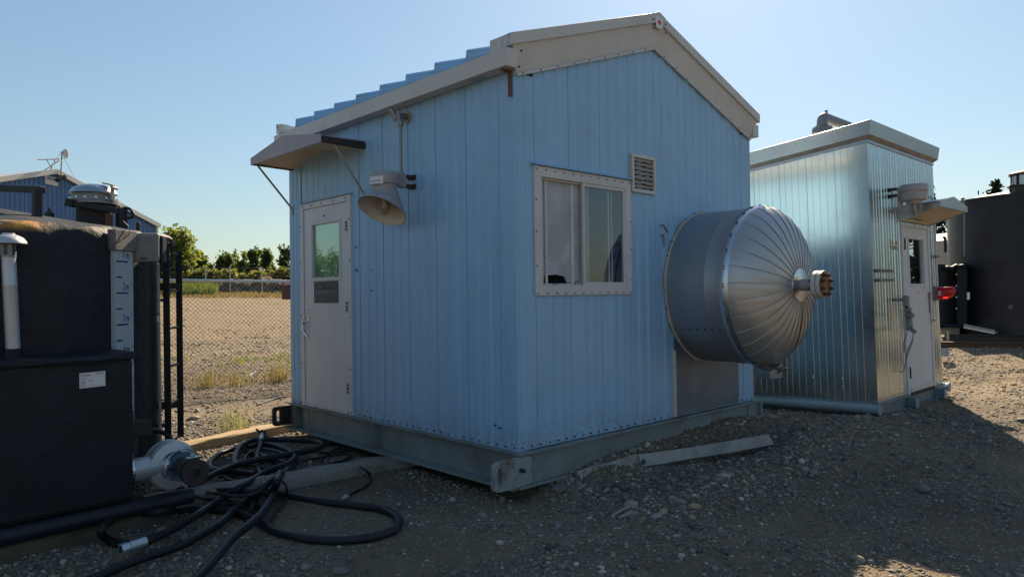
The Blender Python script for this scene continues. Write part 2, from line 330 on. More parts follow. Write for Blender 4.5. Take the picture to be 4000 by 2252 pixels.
X, Y = np.meshgrid(gx, gy, indexing='ij'); Zg = gz(X, Y)
nx, ny = X.shape; idx = np.arange(nx*ny).reshape(nx, ny)
quads = np.stack([idx[:-1, :-1], idx[1:, :-1], idx[1:, 1:], idx[:-1, 1:]], -1).reshape(-1)
def ground_material():
    m, n, p, N, L = mk('gravel_dirt'); co = coord(N)
    vo = N.new('ShaderNodeTexVoronoi'); vo.inputs['Scale'].default_value = 42; vo.inputs['Randomness'].default_value = 1; L.new(co, vo.inputs['Vector'])
    v2 = N.new('ShaderNodeTexVoronoi'); v2.inputs['Scale'].default_value = 95; L.new(co, v2.inputs['Vector'])
    big = noise(N, L, co, .35, 6, .6); mid = noise(N, L, co, 2.3, 8, .68)
    dirt = mixc(N, L, ramp(N, L, mid, .3, .7), (.150,.113,.076), (.082,.063,.045))
    dirt = mixc(N, L, ramp(N, L, big, .42, .62), dirt, (.205,.155,.10))
    st = N.new('ShaderNodeSeparateColor'); L.new(vo.outputs['Color'], st.inputs[0])
    stone = mixc(N, L, st.outputs[0], (.085,.08,.074), (.30,.255,.20)); stone = mixc(N, L, math_(N, L, 'GREATER_THAN', st.outputs[1], .88), stone, (.46,.42,.36))
    k = math_(N, L, 'MULTIPLY', ramp(N, L, noise(N, L, co, 1.1, 6, .6), .32, .6), math_(N, L, 'LESS_THAN', vo.outputs['Distance'], .42))
    col = mixc(N, L, math_(N, L, 'MULTIPLY', k, .8), dirt, stone)
    # wet dark seep in the lit strip behind the shed, pale flat field beyond the fence
    sp = N.new('ShaderNodeSeparateXYZ'); L.new(co, sp.inputs[0])
    far = ramp(N, L, math_(N, L, 'ADD', sp.outputs['Y'], math_(N, L, 'MULTIPLY', sp.outputs['X'], .55)), 9.0, 12.5)
    field = mixc(N, L, ramp(N, L, noise(N, L, co, .9, 9, .7, (1, .4, 1)), .35, .7), (.27,.205,.135), (.205,.155,.10))
    field = mixc(N, L, math_(N, L, 'MULTIPLY', ramp(N, L, noise(N, L, co, .22, 7, .7, (1, 3, 1)), .55, .7), .45), field, (.20,.19,.09))
    col = mixc(N, L, far, col, field)
    seep = math_(N, L, 'MULTIPLY', ramp(N, L, math_(N, L, 'ABSOLUTE', math_(N, L, 'ADD', math_(N, L, 'ADD', math_(N, L, 'MULTIPLY', sp.outputs['Y'], 1), math_(N, L, 'MULTIPLY', sp.outputs['X'], .8)), -6.6), 0), 1.0, .3), ramp(N, L, noise(N, L, co, 2.2, 8, .75), .45, .58))
    col = mixc(N, L, math_(N, L, 'MULTIPLY', seep, .85), col, (.05,.042,.035))
    L.new(col, p.inputs['Base Color']); p.inputs['Roughness'].default_value = .9; p.inputs['Specular IOR Level'].default_value = .15
    h = math_(N, L, 'ADD', math_(N, L, 'MULTIPLY', ramp(N, L, vo.outputs['Distance'], .5, .05), k), math_(N, L, 'MULTIPLY', ramp(N, L, v2.outputs['Distance'], .5, 0), .35))
    h = math_(N, L, 'ADD', h, math_(N, L, 'MULTIPLY', noise(N, L, co, 18, 8, .7), .8))
    L.new(bump(N, L, h, .9, .012), p.inputs['Normal']); return m
gm = ground_material()
me = mesh_np('ground', np.stack([X, Y, Zg], -1).reshape(-1, 3), quads, 4, [gm], True)
go = bpy.data.objects.new('ground', me); COL.objects.link(go); go['kind'] = 'structure'

# loose gravel: real pebbles, one object
def ico():
    t = (1+5**.5)/2; v = np.array([(-1,t,0),(1,t,0),(-1,-t,0),(1,-t,0),(0,-1,t),(0,1,t),(0,-1,-t),(0,1,-t),(t,0,-1),(t,0,1),(-t,0,-1),(-t,0,1)])/math.hypot(1, t)
    f = [(0,11,5),(0,5,1),(0,1,7),(0,7,10),(0,10,11),(1,5,9),(5,11,4),(11,10,2),(10,7,6),(7,1,8),(3,9,4),(3,4,2),(3,2,6),(3,6,8),(3,8,9),(4,9,5),(2,4,11),(6,2,10),(8,6,7),(9,8,1)]
    return v, np.array(f)
def octa():
    v = np.array([(1,0,0),(-1,0,0),(0,1,0),(0,-1,0),(0,0,1),(0,0,-1.)]); return v, np.array([(0,2,4),(2,1,4),(1,3,4),(3,0,4),(2,0,5),(1,2,5),(3,1,5),(0,3,5)])
def ico2():
    v, f = ico(); v = list(map(tuple, v)); cache = {}; out = []
    def mid(a, b):
        k = (min(a, b), max(a, b))
        if k not in cache:
            q = (np.array(v[a])+np.array(v[b])); q /= np.linalg.norm(q); v.append(tuple(q)); cache[k] = len(v)-1
        return cache[k]
    for a, b, c in f:
        x, y, z = mid(a, b), mid(b, c), mid(c, a); out += [(a,x,z),(b,y,x),(c,z,y),(x,y,z)]
    return np.array(v), np.array(out)
def pebbles(name, P, size, base, mat, lift=.25):
    v0, f0 = base; n = len(P); k = len(v0)
    var = 1+.30*(rng.random((10, k, 1))-.5)          # ten uneven stone shapes
    sh = (v0[None]*var)[rng.integers(0, 10, n)]
    s = np.stack([rng.uniform(.75, 1.35, n), rng.uniform(.6, 1.0, n), rng.uniform(.38, .72, n)], 1)*size[:, None]
    a = rng.random(n)*2*np.pi; tl = rng.normal(0, .28, n)
    q = sh*s[:, None]; x, y, z = q[..., 0], q[..., 1], q[..., 2]
    y, z = y*np.cos(tl)[:, None]-z*np.sin(tl)[:, None], y*np.sin(tl)[:, None]+z*np.cos(tl)[:, None]
    xx = x*np.cos(a)[:, None]-y*np.sin(a)[:, None]; yy = x*np.sin(a)[:, None]+y*np.cos(a)[:, None]
    W = np.stack([xx+P[:, :1], yy+P[:, 1:2], z+(gz(P[:, 0], P[:, 1])+s[:, 2]*lift)[:, None]], -1).reshape(-1, 3)
    F = (f0[None]+np.arange(n)[:, None, None]*k).reshape(-1)
    me = mesh_np(name, W, F, 3, [mat], True)
    pal = np.array([(.19,.175,.16),(.14,.132,.125),(.26,.23,.195),(.31,.26,.195),(.23,.185,.14),(.165,.165,.165),(.40,.36,.29),(.35,.26,.17),(.19,.13,.10),(.28,.265,.24),(.52,.49,.43)])
    w = np.array([.12,.07,.16,.15,.12,.08,.10,.05,.03,.09,.05]); c = pal[rng.choice(len(pal), n, p=w/w.sum())]*rng.uniform(.6, 1.25, (n, 1)); sp_ = np.clip(1.1-np.abs(P[:, 1]+.8*P[:, 0]-6.6)/.7, 0, 1)*np.clip(.5+3*(vnoise(P[:, 0], P[:, 1], 2.2, 61)+.5*vnoise(P[:, 0], P[:, 1], 6.1, 62)), 0, 1); c = c*(1-.75*sp_[:, None])
    cc = np.ones((n, k, 4), np.float32); cc[..., :3] = c[:, None]
    at_ = me.color_attributes.new('tint', 'FLOAT_COLOR', 'POINT'); at_.data.foreach_set('color', cc.ravel())
    o = bpy.data.objects.new(name, me); COL.objects.link(o); o['kind'] = 'stuff'; return o
def pebble_mat():
    m, n, p, N, L = mk('pebble'); a = N.new('ShaderNodeAttribute'); a.attribute_name = 'tint'; co = coord(N)
    L.new(mixc(N, L, ramp(N, L, noise(N, L, co, 60, 4), .3, .75), a.outputs['Color'], mixc(N, L, 1, a.outputs['Color'], (.62,.58,.55), 'MULTIPLY')), p.inputs['Base Color'])
    p.inputs['Roughness'].default_value = .75; p.inputs['Specular IOR Level'].default_value = .3; return m
pm = pebble_mat()
def scatter(n, dmin, dmax, amin, amax, dens):
    """points in a wedge round the camera, thinned by a density map"""
    d = np.sqrt(rng.uniform(dmin**2, dmax**2, n)); a = np.radians(rng.uniform(amin, amax, n))
    P = np.stack([CAM[0]+d*np.cos(a), CAM[1]+d*np.sin(a)], 1); keep = rng.random(n) < dens(P[:, 0], P[:, 1])
    inside = (P[:, 0] > .03) & (P[:, 0] < 3.42) & (P[:, 1] > .03) & (P[:, 1] < 3.58); inside |= (P[:, 0] > 4.8) & (P[:, 0] < 7) & (P[:, 1] > -.7) & (P[:, 1] < 3.5)
    inside |= (P[:, 0] < -2.3) & (P[:, 1] > 1.3) & (P[:, 1] < 3.9)
    return P[keep & ~inside]
def bare(x, y):     # wheel-packed bare patches carry fewer stones
    b = vnoise(x, y, .8, 21)+.6*vnoise(x, y, 2.1, 22)
    tr = np.exp(-((y+1.75-.10*x)/.42)**2)*(x > .6) + .7*np.exp(-((y+3.1-.16*x)/.35)**2)     # wheel tracks
    return np.clip((.62-1.7*b)*(1-.75*np.clip(tr, 0, 1)), .06, 1)
def rich(x, y):
    w = np.exp(-((y-np.interp(x, WX, WY))/.30)**2)*((x > .1) & (x < 4.6)) + np.exp(-((y+.12)/.22)**2)*((x > .2) & (x < 3.9))
    return np.clip(w, 0, 1)
P = scatter(240000, 3.7, 9.5, 6, 88, lambda x, y: .62*bare(x, y)+.5*rich(x, y)); pebbles('gravel_stones', P, rng.lognormal(math.log(.0085), .42, len(P)), octa(), pm)
P = scatter(34000, 3.7, 10, 6, 88, lambda x, y: .20*bare(x, y)**1.5+.62*rich(x, y)); pebbles('gravel_stones', P, np.clip(rng.lognormal(math.log(.0175), .38, len(P)), .009, .05), ico2() if False else ico(), pm, .35)
P = scatter(2600, 3.7, 10, 6, 88, lambda x, y: .10*bare(x, y)+.6*rich(x, y)); pebbles('gravel_stones', P, np.clip(rng.lognormal(math.log(.031), .28, len(P)), .02, .06), ico2(), pm, .4)
P = scatter(110000, 9.0, 20, 8, 92, lambda x, y: (.3+.65*bare(x, y))*np.where(y+.6*x > 7.8, np.interp(np.hypot(x-CAM[0], y-CAM[1]), [11, 20], [.8, .25]), 1)); pebbles('gravel_stones', P, rng.lognormal(math.log(.014), .42, len(P)), octa(), pm)

P = scatter(60000, 17, 46, 57, 92, lambda x, y: np.clip(.75-np.hypot(x-CAM[0], y-CAM[1])/46, .03, 1)*(.12+.6*bare(x*.4, y*.4))); pebbles('gravel_stones', P, rng.lognormal(math.log(.022), .4, len(P)), octa(), pm)
def blades(name, P, h, w, cols, lean=.35):
    """grass: narrow bent triangles, one object"""
    n = len(P); a = rng.random(n)*2*np.pi; hh = h*rng.uniform(.5, 1.15, n); z0 = gz(P[:, 0], P[:, 1])-.01
    dx, dy = np.cos(a), np.sin(a); ln = rng.normal(0, lean, n)*hh; b = a+rng.normal(1.5, .6, n); lx, ly = np.cos(b)*ln, np.sin(b)*ln
    p0 = np.stack([P[:, 0]-dx*w/2, P[:, 1]-dy*w/2, z0], 1); p1 = np.stack([P[:, 0]+dx*w/2, P[:, 1]+dy*w/2, z0], 1)
    m0 = np.stack([P[:, 0]-dx*w/3+lx*.35, P[:, 1]-dy*w/3+ly*.35, z0+hh*.6], 1); m1 = np.stack([P[:, 0]+dx*w/3+lx*.35, P[:, 1]+dy*w/3+ly*.35, z0+hh*.6], 1)
    t = np.stack([P[:, 0]+lx, P[:, 1]+ly, z0+hh], 1)
    Vv = np.stack([p0, p1, m1, m0, t], 1).reshape(-1, 3); k = np.arange(n)[:, None]*5
    F = np.concatenate([k+np.array([[0,1,2]]), k+np.array([[0,2,3]]), k+np.array([[3,2,4]])], 1).reshape(-1)
    me = mesh_np(name, Vv, F, 3, [M['grassm']]); c = np.array(cols)[rng.integers(0, len(cols), n)]*rng.uniform(.7, 1.2, (n, 1))
    cc = np.ones((n, 5, 4), np.float32); cc[..., :3] = c[:, None]; me.color_attributes.new('tint', 'FLOAT_COLOR', 'POINT').data.foreach_set('color', cc.ravel())
    o = bpy.data.objects.new(name, me); COL.objects.link(o); o['kind'] = 'stuff'; return o
FA, FB = V(-2.6, 10.2, 0), V(6.0, 5.9, 0)     # foot of the chain link fence
FA[:2] = at(430, 1300, 10.75)[:2]; FB[:2] = at(1130, 1300, 11.9)[:2]; FD = (FB-FA)/np.linalg.norm(FB-FA); FN = V(FD[1], -FD[0], 0)
def along(n, t0, t1, spread):
    t = rng.uniform(t0, t1, n); s = rng.normal(0, spread, n); q = FA+t[:, None]*FD+s[:, None]*V(-FD[1], FD[0], 0); return q[:, :2]
dry = [(.32,.25,.145),(.26,.20,.115),(.22,.17,.09),(.20,.175,.08)]
c = rng.uniform(-1, 4.6, 60); P = np.concatenate([along(int(rng.integers(4, 34)), t, t+rng.uniform(.1, .4), .14) for t in c]); blades('dry_grass', P, .27, .010, dry)
P = np.concatenate([along(22, t, t+.3, .3)+np.array([FD[1]*-1, FD[0]])*rng.uniform(.3, 3.2) for t in np.concatenate([rng.uniform(1.8, 5, 45), rng.uniform(-1, 5, 12)])]); blades('low_weeds', P, .10, .02, [(.15,.22,.05),(.22,.26,.07),(.32,.30,.10)], .8)
q = on_z(922, 1672, -.32); P = np.stack([rng.normal(q[0], .10, 60), rng.normal(q[1], .08, 60)], 1); blades('weed_stalks', P, .30, .007, [(.2,.26,.07),(.34,.3,.12)], .2)
q = on_z(3770, 1322, -.02); P = np.stack([rng.normal(q[0], .2, 160), rng.normal(q[1], .2, 160)], 1); blades('weed_stalks', P, .35, .01, [(.16,.18,.08),(.26,.24,.11)], .4)

# bank of dirt across the far side of the field
def berm():
    a, b = at(640, 1150, 46), at(1300, 1150, 49); d = b-a; L_ = np.linalg.norm(d[:2]); ex = d/L_; ex[2] = 0; ey = V(-ex[1], ex[0], 0)
    u = np.linspace(0, L_, 140); v = np.linspace(-1.6, 2.2, 26); U, W = np.meshgrid(u, v, indexing='ij')
    prof = np.interp(U/L_, [0, .18, .32, .5, .62, .75, 1], [0, .35, .85, .75, 1.0, .8, .9])*np.exp(-(W/.95)**4)*1.0
    XX = a[0]+U*ex[0]+W*ey[0]; YY = a[1]+U*ex[1]+W*ey[1]
    ZZ = gz(XX, YY)+prof*(1+.5*vnoise(XX, YY, 1.1, 31)+.5*vnoise(XX, YY, 3.1, 32))-.05
    b_ = B(); b_.grid(np.stack([XX, YY, ZZ], -1)); m, n, p, N, L = mk('berm_soil'); co = coord(N)
    L.new(mixc(N, L, ramp(N, L, noise(N, L, co, 1.6, 9, .7), .4, .62), (.045,.033,.024), (.28,.17,.075)), p.inputs['Base Color']); p.inputs['Roughness'].default_value = .95
    L.new(bump(N, L, noise(N, L, co, 5, 8, .7), 1, .2), p.inputs['Normal']); o = obj('dirt_berm', b_, m, smooth=True); o['kind'] = 'structure'
berm()
def band(n, px0, px1, d0, d1):
    px = rng.uniform(px0, px1, n); D = rng.uniform(d0, d1, n); q = CAM[None]+(CF[None]+((px-2000)/FOC)[:, None]*CR[None])*D[:, None]; return q[:, :2]
blades('tall_grass', band(9000, 380, 850, 42, 50), .75, .05, [(.10,.17,.03),(.15,.21,.05),(.22,.22,.06)], .2)
blades('tall_grass', band(3500, 560, 1300, 40, 46), .22, .05, [(.27,.20,.10),(.23,.19,.09)], .3)

# ------------------------------------------------------------------ blue shed
SW, SLEN, PEAK, EAV = 3.443, 3.60, 3.335, 2.75
shed = empty('blue_shed', (0, 0, -.37), 'blue ribbed metal shed with white gable trim, white door and sliding window', 'shed')
PROF = [(0,-.006),(.003,-.006),(.006,.003),(.10,.003),(.122,.0115),(.172,.0115),(.196,.003),(.236,.003),(.256,.010),(.286,.010),(.306,.003),(.3875,.003),(.390,-.006),(.393,-.006)]
def panel(side, p0, u0, u1, z0, ztop, name='wall_panel'):
    us = [(max(min(p0+u, u1), u0), d) for u, d in PROF if u0-.012 <= p0+u <= u1+.012] ; b = B()
    us = [(u0, us[0][1])]+us+[(u1, us[-1][1])]
    zz = [(z0, ztop(u) if callable(ztop) else ztop) for u, _ in us]
    if side == 'door': P = [[(-d, u, z[k]) for (u, d), z in zip(us, zz)] for k in (0, 1)]
    else: P = [[(u, -d, z[k]) for (u, d), z in zip(us, zz)] for k in (0, 1)]
    b.grid(P); return obj(name, b, M['blue'], shed)
gt = lambda x: EAV+.02+(PEAK-EAV)*(1-abs(x-SW/2)/(SW/2))
DS = [.165, .558, .951, 1.347, 1.752, 2.161]
for i in range(5): panel('door', DS[i], DS[i], DS[i+1], 0, 2.81)
panel('door', 2.161, 2.161, 2.279, 0, 2.81); panel('door', 2.161, 2.279, 2.554, 2.13, 2.81)
for p0 in (2.554, 2.947): panel('door', p0, p0, p0+.393, 2.13, 2.81)
panel('door', 3.31, 3.31, 3.519, 0, 2.81)
GS = [.196, .583, .966, 1.352, 1.730, 2.114, 2.487, 2.870, 3.251]
for i in range(8):
    if i < 3: panel('gable', GS[i], GS[i], GS[i+1], 0, 1.137); panel('gable', GS[i], GS[i], GS[i+1], 2.115, gt)
    else: panel('gable', GS[i], GS[i], GS[i+1], 0, gt)
b = B(); b.box(-.006, .01, 0, .163, 0, 2.8); b.box(-.006, .194, -.006, 0, 0, 2.78); b.box(.02, .06, -.0085, -.006, 0, 2.78); b.box(.10, .14, -.0075, -.006, 0, 2.78); obj('corner_trim', b, M['blue'], shed)
b = B(); b.box(-.006, .01, 3.521, SLEN, 0, 2.8); obj('corner_trim', b, M['blue'], shed)
b = B(); b.box(3.253, SW+.006, -.006, 0, 0, 2.79); b.box(SW, SW+.006, 0, .16, 0, 2.7); obj('corner_trim', b, M['blue'], shed)
b = B(); b.box(.02, SW-.02, SLEN-.01, SLEN, 0, 2.75); b.prism([(.02, SLEN, 2.751), (SW-.02, SLEN, 2.751), (SW/2, SLEN, PEAK)], (0, -.01, 0)); obj('back_wall', b, M['blue'], shed)
b = B(); b.box(SW-.006, SW, .16, SLEN, 0, 2.74); obj('side_wall', b, M['blue'], shed)
b = B(); b.box(.04, SW-.04, .05, SLEN-.05, -.02, 0); obj('floor', b, M['dark'], shed)
# dark screens added inside keep the windows dark behind
b = B(); b.box(.25, .26, .3, 2.2, .0, 2.6); b.box(.3, SW-.1, 1.2, 1.21, 0, 2.6); obj('dark_screen', b, M['dark'], shed)
# screws along the foot of the walls and on the trim
b = B()
for y in np.arange(.03, 2.27, .098): b.cyl((0, y, .022), (-.016, y, .022), .0065, 6)
for y in (3.33, 3.40, 3.47, 3.55): b.cyl((0, y, .022), (-.016, y, .022), .0065, 6)
for x in list(np.arange(.03, 1.95, .097))+[3.2, 3.3, 3.4]: b.cyl((x, 0, .022), (x, -.016, .022), .0065, 6)
for y, z in ((.24, .165), (.19, .15), (1.95, 1.2), (2.21, 1.62)): b.cyl((0, y, z), (-.016, y, z), .008, 6)
obj('wall_screws', b, M['screw'], shed, kind='stuff')
# roof: panels with standing seams, each a part; the seam is a leg with a folded lip
sl_ = (PEAK-EAV)/(SW/2); rz = lambda x: 2.945+sl_*(x+.08)
def roof_panel(y0, y1, side):
    b = B(); xs = (-.10, SW/2)
    def pt(x, y, dz): 
        z = rz(x)+dz; return (x, y, z) if side == 0 else (SW-x, y, z)
    b.grid([[pt(x, y, 0) for y in (y0, y1)] for x in xs]); b.hexa([pt(xs[0], y0, 0), pt(xs[1], y0, 0), pt(xs[1], y0+.003, 0), pt(xs[0], y0+.003, 0)], [pt(xs[0], y0-.014, .085), pt(xs[1], y0-.014, .085), pt(xs[1], y0-.011, .085), pt(xs[0], y0-.011, .085)])
    b.hexa([pt(xs[0], y0-.03, .070), pt(xs[1], y0-.03, .070), pt(xs[1], y0-.0141, .088), pt(xs[0], y0-.0141, .088)], [pt(xs[0], y0-.033, .073), pt(xs[1], y0-.033, .073), pt(xs[1], y0-.0141, .092), pt(xs[0], y0-.0141, .092)])
    obj('roof_panel', b, M['blue'], shed)
ys = [-.04]+[.43+.4035*i for i in range(8)]+[3.64]
for i in range(9):
    for s in (0, 1): roof_panel(ys[i], ys[i+1], s)
b = B(); b.prism([(SW/2-.16, -.03, rz(SW/2-.16)+.095), (SW/2, -.03, rz(SW/2)+.10), (SW/2+.16, -.03, rz(SW/2-.16)+.095), (SW/2, -.03, rz(SW/2)+.11)], (0, 3.66, 0)); obj('ridge_cap', b, M['blue'], shed)
# gutter boxes along the eaves
b = B(); b.box(-.125, -.012, -.05, 3.71, 2.795, 2.925); obj('eave_gutter', b, M['white'], shed, bevel=.004)
b = B(); b.box(-.1265, -.0125, -.056, .075, 2.793, 2.927); obj('gutter_end_cap', b, M['white'], shed, bevel=.004)
b = B(); b.box(SW+.012, SW+.125, -.05, 3.71, 2.795-.0, 2.925); obj('eave_gutter', b, M['white'], shed, bevel=.004)
b = B(); b.box(-.095, -.045, .27, .40, 2.789, 2.7945); obj('gutter_outlet', b, M['galvflat'], shed)
b = B(); b.bar((-.10, .02, 2.783), (-.02, .02, 2.783), .03, .012); b.bar((-.022, .02, 2.79), (-.022, .02, 2.60), .030, .012, (1,0,0)); obj('gutter_bracket', b, M['rustbracket'], shed, bevel=.003)
# gable fascia: upper band, sloping frieze below it, lip along its foot
def rake(name, y0, y1, zlo, zhi, xo, mat, bev=.004):
    for s in (0, 1):
        b = B(); fx = (lambda x: x) if s == 0 else (lambda x: SW-x)
        e = lambda x, z: z+sl_*(x+xo)
        x0, x1 = -xo, SW/2-.095
        lo = [(fx(x0), y0, e(x0, zlo)), (fx(x1), y0, e(x1, zlo)), (fx(x1), y1, e(x1, zlo)), (fx(x0), y1, e(x0, zlo))]
        hi = [(p[0], p[1], p[2]+zhi-zlo) for p in lo]
        b.hexa(*((lo, hi) if s == 0 else (lo[::-1], hi[::-1]))); obj(name, b, mat, shed, bevel=bev)
XB = .095
rake('gable_fascia', -.085, .02, 2.942, 3.03, XB, M['white'])
b = B(); xa, zb, zt = SW/2-.095, 2.942+sl_*(SW/2-.095+XB), 3.03+sl_*(SW/2-.095+XB)
b.prism([(xa, -.088, zb), (SW/2, -.088, zb+.032), (SW-xa, -.088, zb), (SW-xa, -.088, zt+.002), (SW/2, -.088, zt+.038), (xa, -.088, zt+.002)], (0, .11, 0)); pc = obj('peak_cap', b, M['white'], shed, bevel=.003)
b = B(); b.box(-XB-.004, -.06, .02, .15, 2.935, 3.028); obj('fascia_return', b, M['white'], shed, bevel=.003)
b = B(); b.box(-.112, -.02, 3.56, 3.68, 2.94, 3.035); b.box(-.112, .5, 3.645, 3.68, 3.0, 3.05); obj('fascia_return', b, M['white'], shed, bevel=.003)
for s in (0, 1):
    fx = (lambda x: x) if s == 0 else (lambda x: SW-x); b = B(); g0, g1 = 2.765, 2.955
    xs = (.012, SW/2); zs = [g0+sl_*(x-.012) for x in xs]; zt_ = [g1+sl_*(x+.06) for x in (-.065, SW/2)]
    lo = [(fx(xs[0]), -.012, zs[0]), (fx(xs[1]), -.012, zs[1]), (fx(xs[1]), .0, zs[1]), (fx(xs[0]), .0, zs[0])]
    hi = [(fx(-.065), -.062, zt_[0]), (fx(SW/2), -.062, zt_[1]), (fx(SW/2), -.0, zt_[1]), (fx(-.065), -.0, zt_[0])]
    b.hexa(*((lo, hi) if s == 0 else (lo[::-1], hi[::-1]))); obj('gable_frieze', b, M['white'], shed)
    b = B(); q = [(fx(x), y, z+dz) for x, z in zip(xs, zs) for y, dz in ((-.030, -.016),)]
    lo = [(fx(xs[0]), -.034, zs[0]-.018), (fx(xs[1]), -.034, zs[1]-.018), (fx(xs[1]), -.016, zs[1]-.018), (fx(xs[0]), -.016, zs[0]-.018)]; hi = [(p[0], p[1], p[2]+.024) for p in lo]
    b.hexa(*((lo, hi) if s == 0 else (lo[::-1], hi[::-1]))); obj('frieze_lip', b, M['white'], shed, bevel=.003)
b = B()
for k in range(9):
    for fx in (lambda x: x, lambda x: SW-x):
        x = .06+k*.19; z = 2.765+sl_*(x-.012)
        b.cyl((fx(x), -.03, z-.004), (fx(x), -.040, z-.004), .0055, 6)
for x, z in ((.03, 2.82), (.03, 2.93), (SW/2-.09, 3.48), (SW/2-.09, 3.56), (SW/2+.09, 3.48), (SW/2+.09, 3.56)):
    ys_ = -.088 if z > 3.4 else -.012-.05*(z-2.765)/.19
    b.cyl((x, ys_+.004, z), (x, ys_-.006, z), .007, 6)
obj('trim_screws', b, M['screw'], shed, kind='stuff')
b = B(); b.box(SW/2-.055, SW/2+.045, -.0905, -.0885, 3.50, 3.60); s_ = obj('sticker', b, M['paper'], shed); b = B(); b.prism([(SW/2-.005, -.0908, 3.525), (SW/2+.025, -.0908, 3.553), (SW/2-.005, -.0908, 3.58), (SW/2-.035, -.0908, 3.553)], (0, -.001, 0)); obj('red_diamond', b, M['redink'], s_)
# window
b = B(); x0, x1, z0, z1, w = .18, 1.356, 1.137, 2.115, .078
for bx in ((x0, x1, z1-w, z1), (x0, x1, z0, z0+w), (x0, x0+w, z0+w, z1-w), (x1-w, x1, z0+w, z1-w)): b.box(bx[0], bx[1], -.024, .035, bx[2], bx[3])
win = obj('window', b, M['peel'], shed, bevel=.003)
b = B(); b.hexa([(x0-.02, -.045, z1+.004), (x1+.02, -.045, z1+.004), (x1+.02, 0, z1+.018), (x0-.02, 0, z1+.018)], [(x0-.02, -.045, z1+.010), (x1+.02, -.045, z1+.010), (x1+.02, 0, z1+.03), (x0-.02, 0, z1+.03)]); obj('head_flashing', b, M['blue'], shed)
xm = .752; i0, i1, j0, j1 = x0+w, x1-w, z0+w, z1-w
def sash(a, c, y, t):
    b = B(); 
    for bx in ((a, c, j1-t, j1), (a, c, j0, j0+t), (a, a+t, j0+t, j1-t), (c-t, c, j0+t, j1-t)): b.box(bx[0], bx[1], y-.012, y+.012, bx[2], bx[3])
    s = obj('sash', b, M['white'], win, bevel=.002); return s
s1 = sash(i0, xm+.03, .018, .014); s2 = sash(xm-.022, i1, -.006, .026)
b = B(); b.box(xm, i1-.022, -.0075, -.0045, j0+.022, j1-.022); obj('pane', b, M['glass'], win)
b = B(); b.prism([(i0+.01, .032, j0+.012), (i0+.06, .032, j0+.012), (i0+.07, .032, j0+.075), (i0+.20, .032, j0+.085), (i0+.30, .032, j0+.07), (i0+.33, .032, j0+.02), (xm+.015, .032, j0+.012), (xm+.015, .032, j1-.01), (i0+.01, .032, j1-.01)], (0, .013, 0)); obj('insulation_board', b, M['insul'], win)
b = B(); b.box(i0+.075, i0+.10, .022, .031, j0, j1); b.box(xm-.12, xm-.085, .026, .031, j0, j1-.02); obj('inner_frame', b, M['peel'], win)
b = B(); b.box(i0, i1, .30, .31, j0-.05, j1+.05); obj('window_backing', b, M['dark'], win)
b = B()
for z in np.arange(j0+.03, j1-.02, .021): b.bar((xm+.05, .055, z), (i1-.14, .055, z), .016, .002, (0, .5, 1))
obj('window_blind', b, M['blind'], win)
b = B(); b.box(xm+.075, xm+.083, .035, .045, j0+.02, j1-.02); b.box(xm+.098, xm+.108, .035, .045, j0+.02, j1-.02); b.box(i1-.165, i1-.152, .035, .045, j0+.02, j1-.02); b.box(i1-.09, i1-.08, .06, .07, j0, j1); obj('blind_rail', b, M['white'], win)
for x in (i0+.16, i0+.40):
    b = B(); b.tube([(x-.018, -.002, j0+.004), (x-.013, -.006, j0+.035), (x+.013, -.006, j0+.035), (x+.018, -.002, j0+.004)], .003, 6); obj('window_latch', b, M['black'], win)
b = B()
for x in np.linspace(x0+.02, x1-.02, 12): b.cyl((x, -.02, z1-.025), (x, -.029, z1-.025), .006, 6); b.cyl((x, -.02, z0+.016), (x, -.029, z0+.016), .006, 6)
for z in (1.36, 1.62, 1.86): b.cyl((x0+.012, -.02, z), (x0+.012, -.029, z), .006, 6); b.cyl((x1-.012, -.02, z-.1), (x1-.012, -.029, z-.1), .006, 6)
obj('window_screws', b, M['screw'], win, kind='stuff')
# louvred vent
b = B(); x0, x1, z0, z1, w = 1.366, 1.712, 2.022, 2.355, .03
for bx in ((x0, x1, z1-w, z1), (x0, x1, z0, z0+w), (x0, x0+w, z0+w, z1-w), (x1-w, x1, z0+w, z1-w)): b.box(bx[0], bx[1], -.034, -.002, bx[2], bx[3])
vent = obj('vent', b, M['white'], shed, bevel=.002)
b = B(); b.box(x0+w, x1-w, -.008, -.004, z0+w, z1-w); obj('vent_backing', b, M['dark'], vent)
for k in range(7):
    z = z0+w+.018+k*.0385; xs = np.linspace(x0+w, x1-w, 6); j = rng.normal(0, .0035, 6)
    b = B(); b.grid([[(x, -.008, z+.030+j[i]*.3) for i, x in enumerate(xs)], [(x, -.020+j[i], z+.016+j[i]) for i, x in enumerate(xs)], [(x, -.031+j[i], z-.002+j[i]) for i, x in enumerate(xs)], [(x, -.026, z-.006+j[i]) for i, x in enumerate(xs)]]); obj('slat', b, M['louvre'], vent, smooth=True)
# small bent hooks on the wall beside the vessel
for pts in ([(1.80, -.004, 1.755), (1.835, -.018, 1.76), (1.90, -.02, 1.70)], [(1.815, -.004, 1.665), (1.835, -.02, 1.67), (1.845, -.02, 1.57)]):
    b = B(); b.tube(spline(pts, 5), .007, 7); obj('wall_hook', b, M['grime'], shed, smooth=True)
# bright flashing sheet under the vessel
b = B(); b.box(1.975, 3.12, -.0225, -.0185, .012, 1.1); fl = obj('flashing_sheet', b, M['flash'], shed)
b = B(); b.box(1.958, 1.985, -.034, -.0, .012, .62); obj('flashing_edge', b, M['white'], shed, bevel=.004)
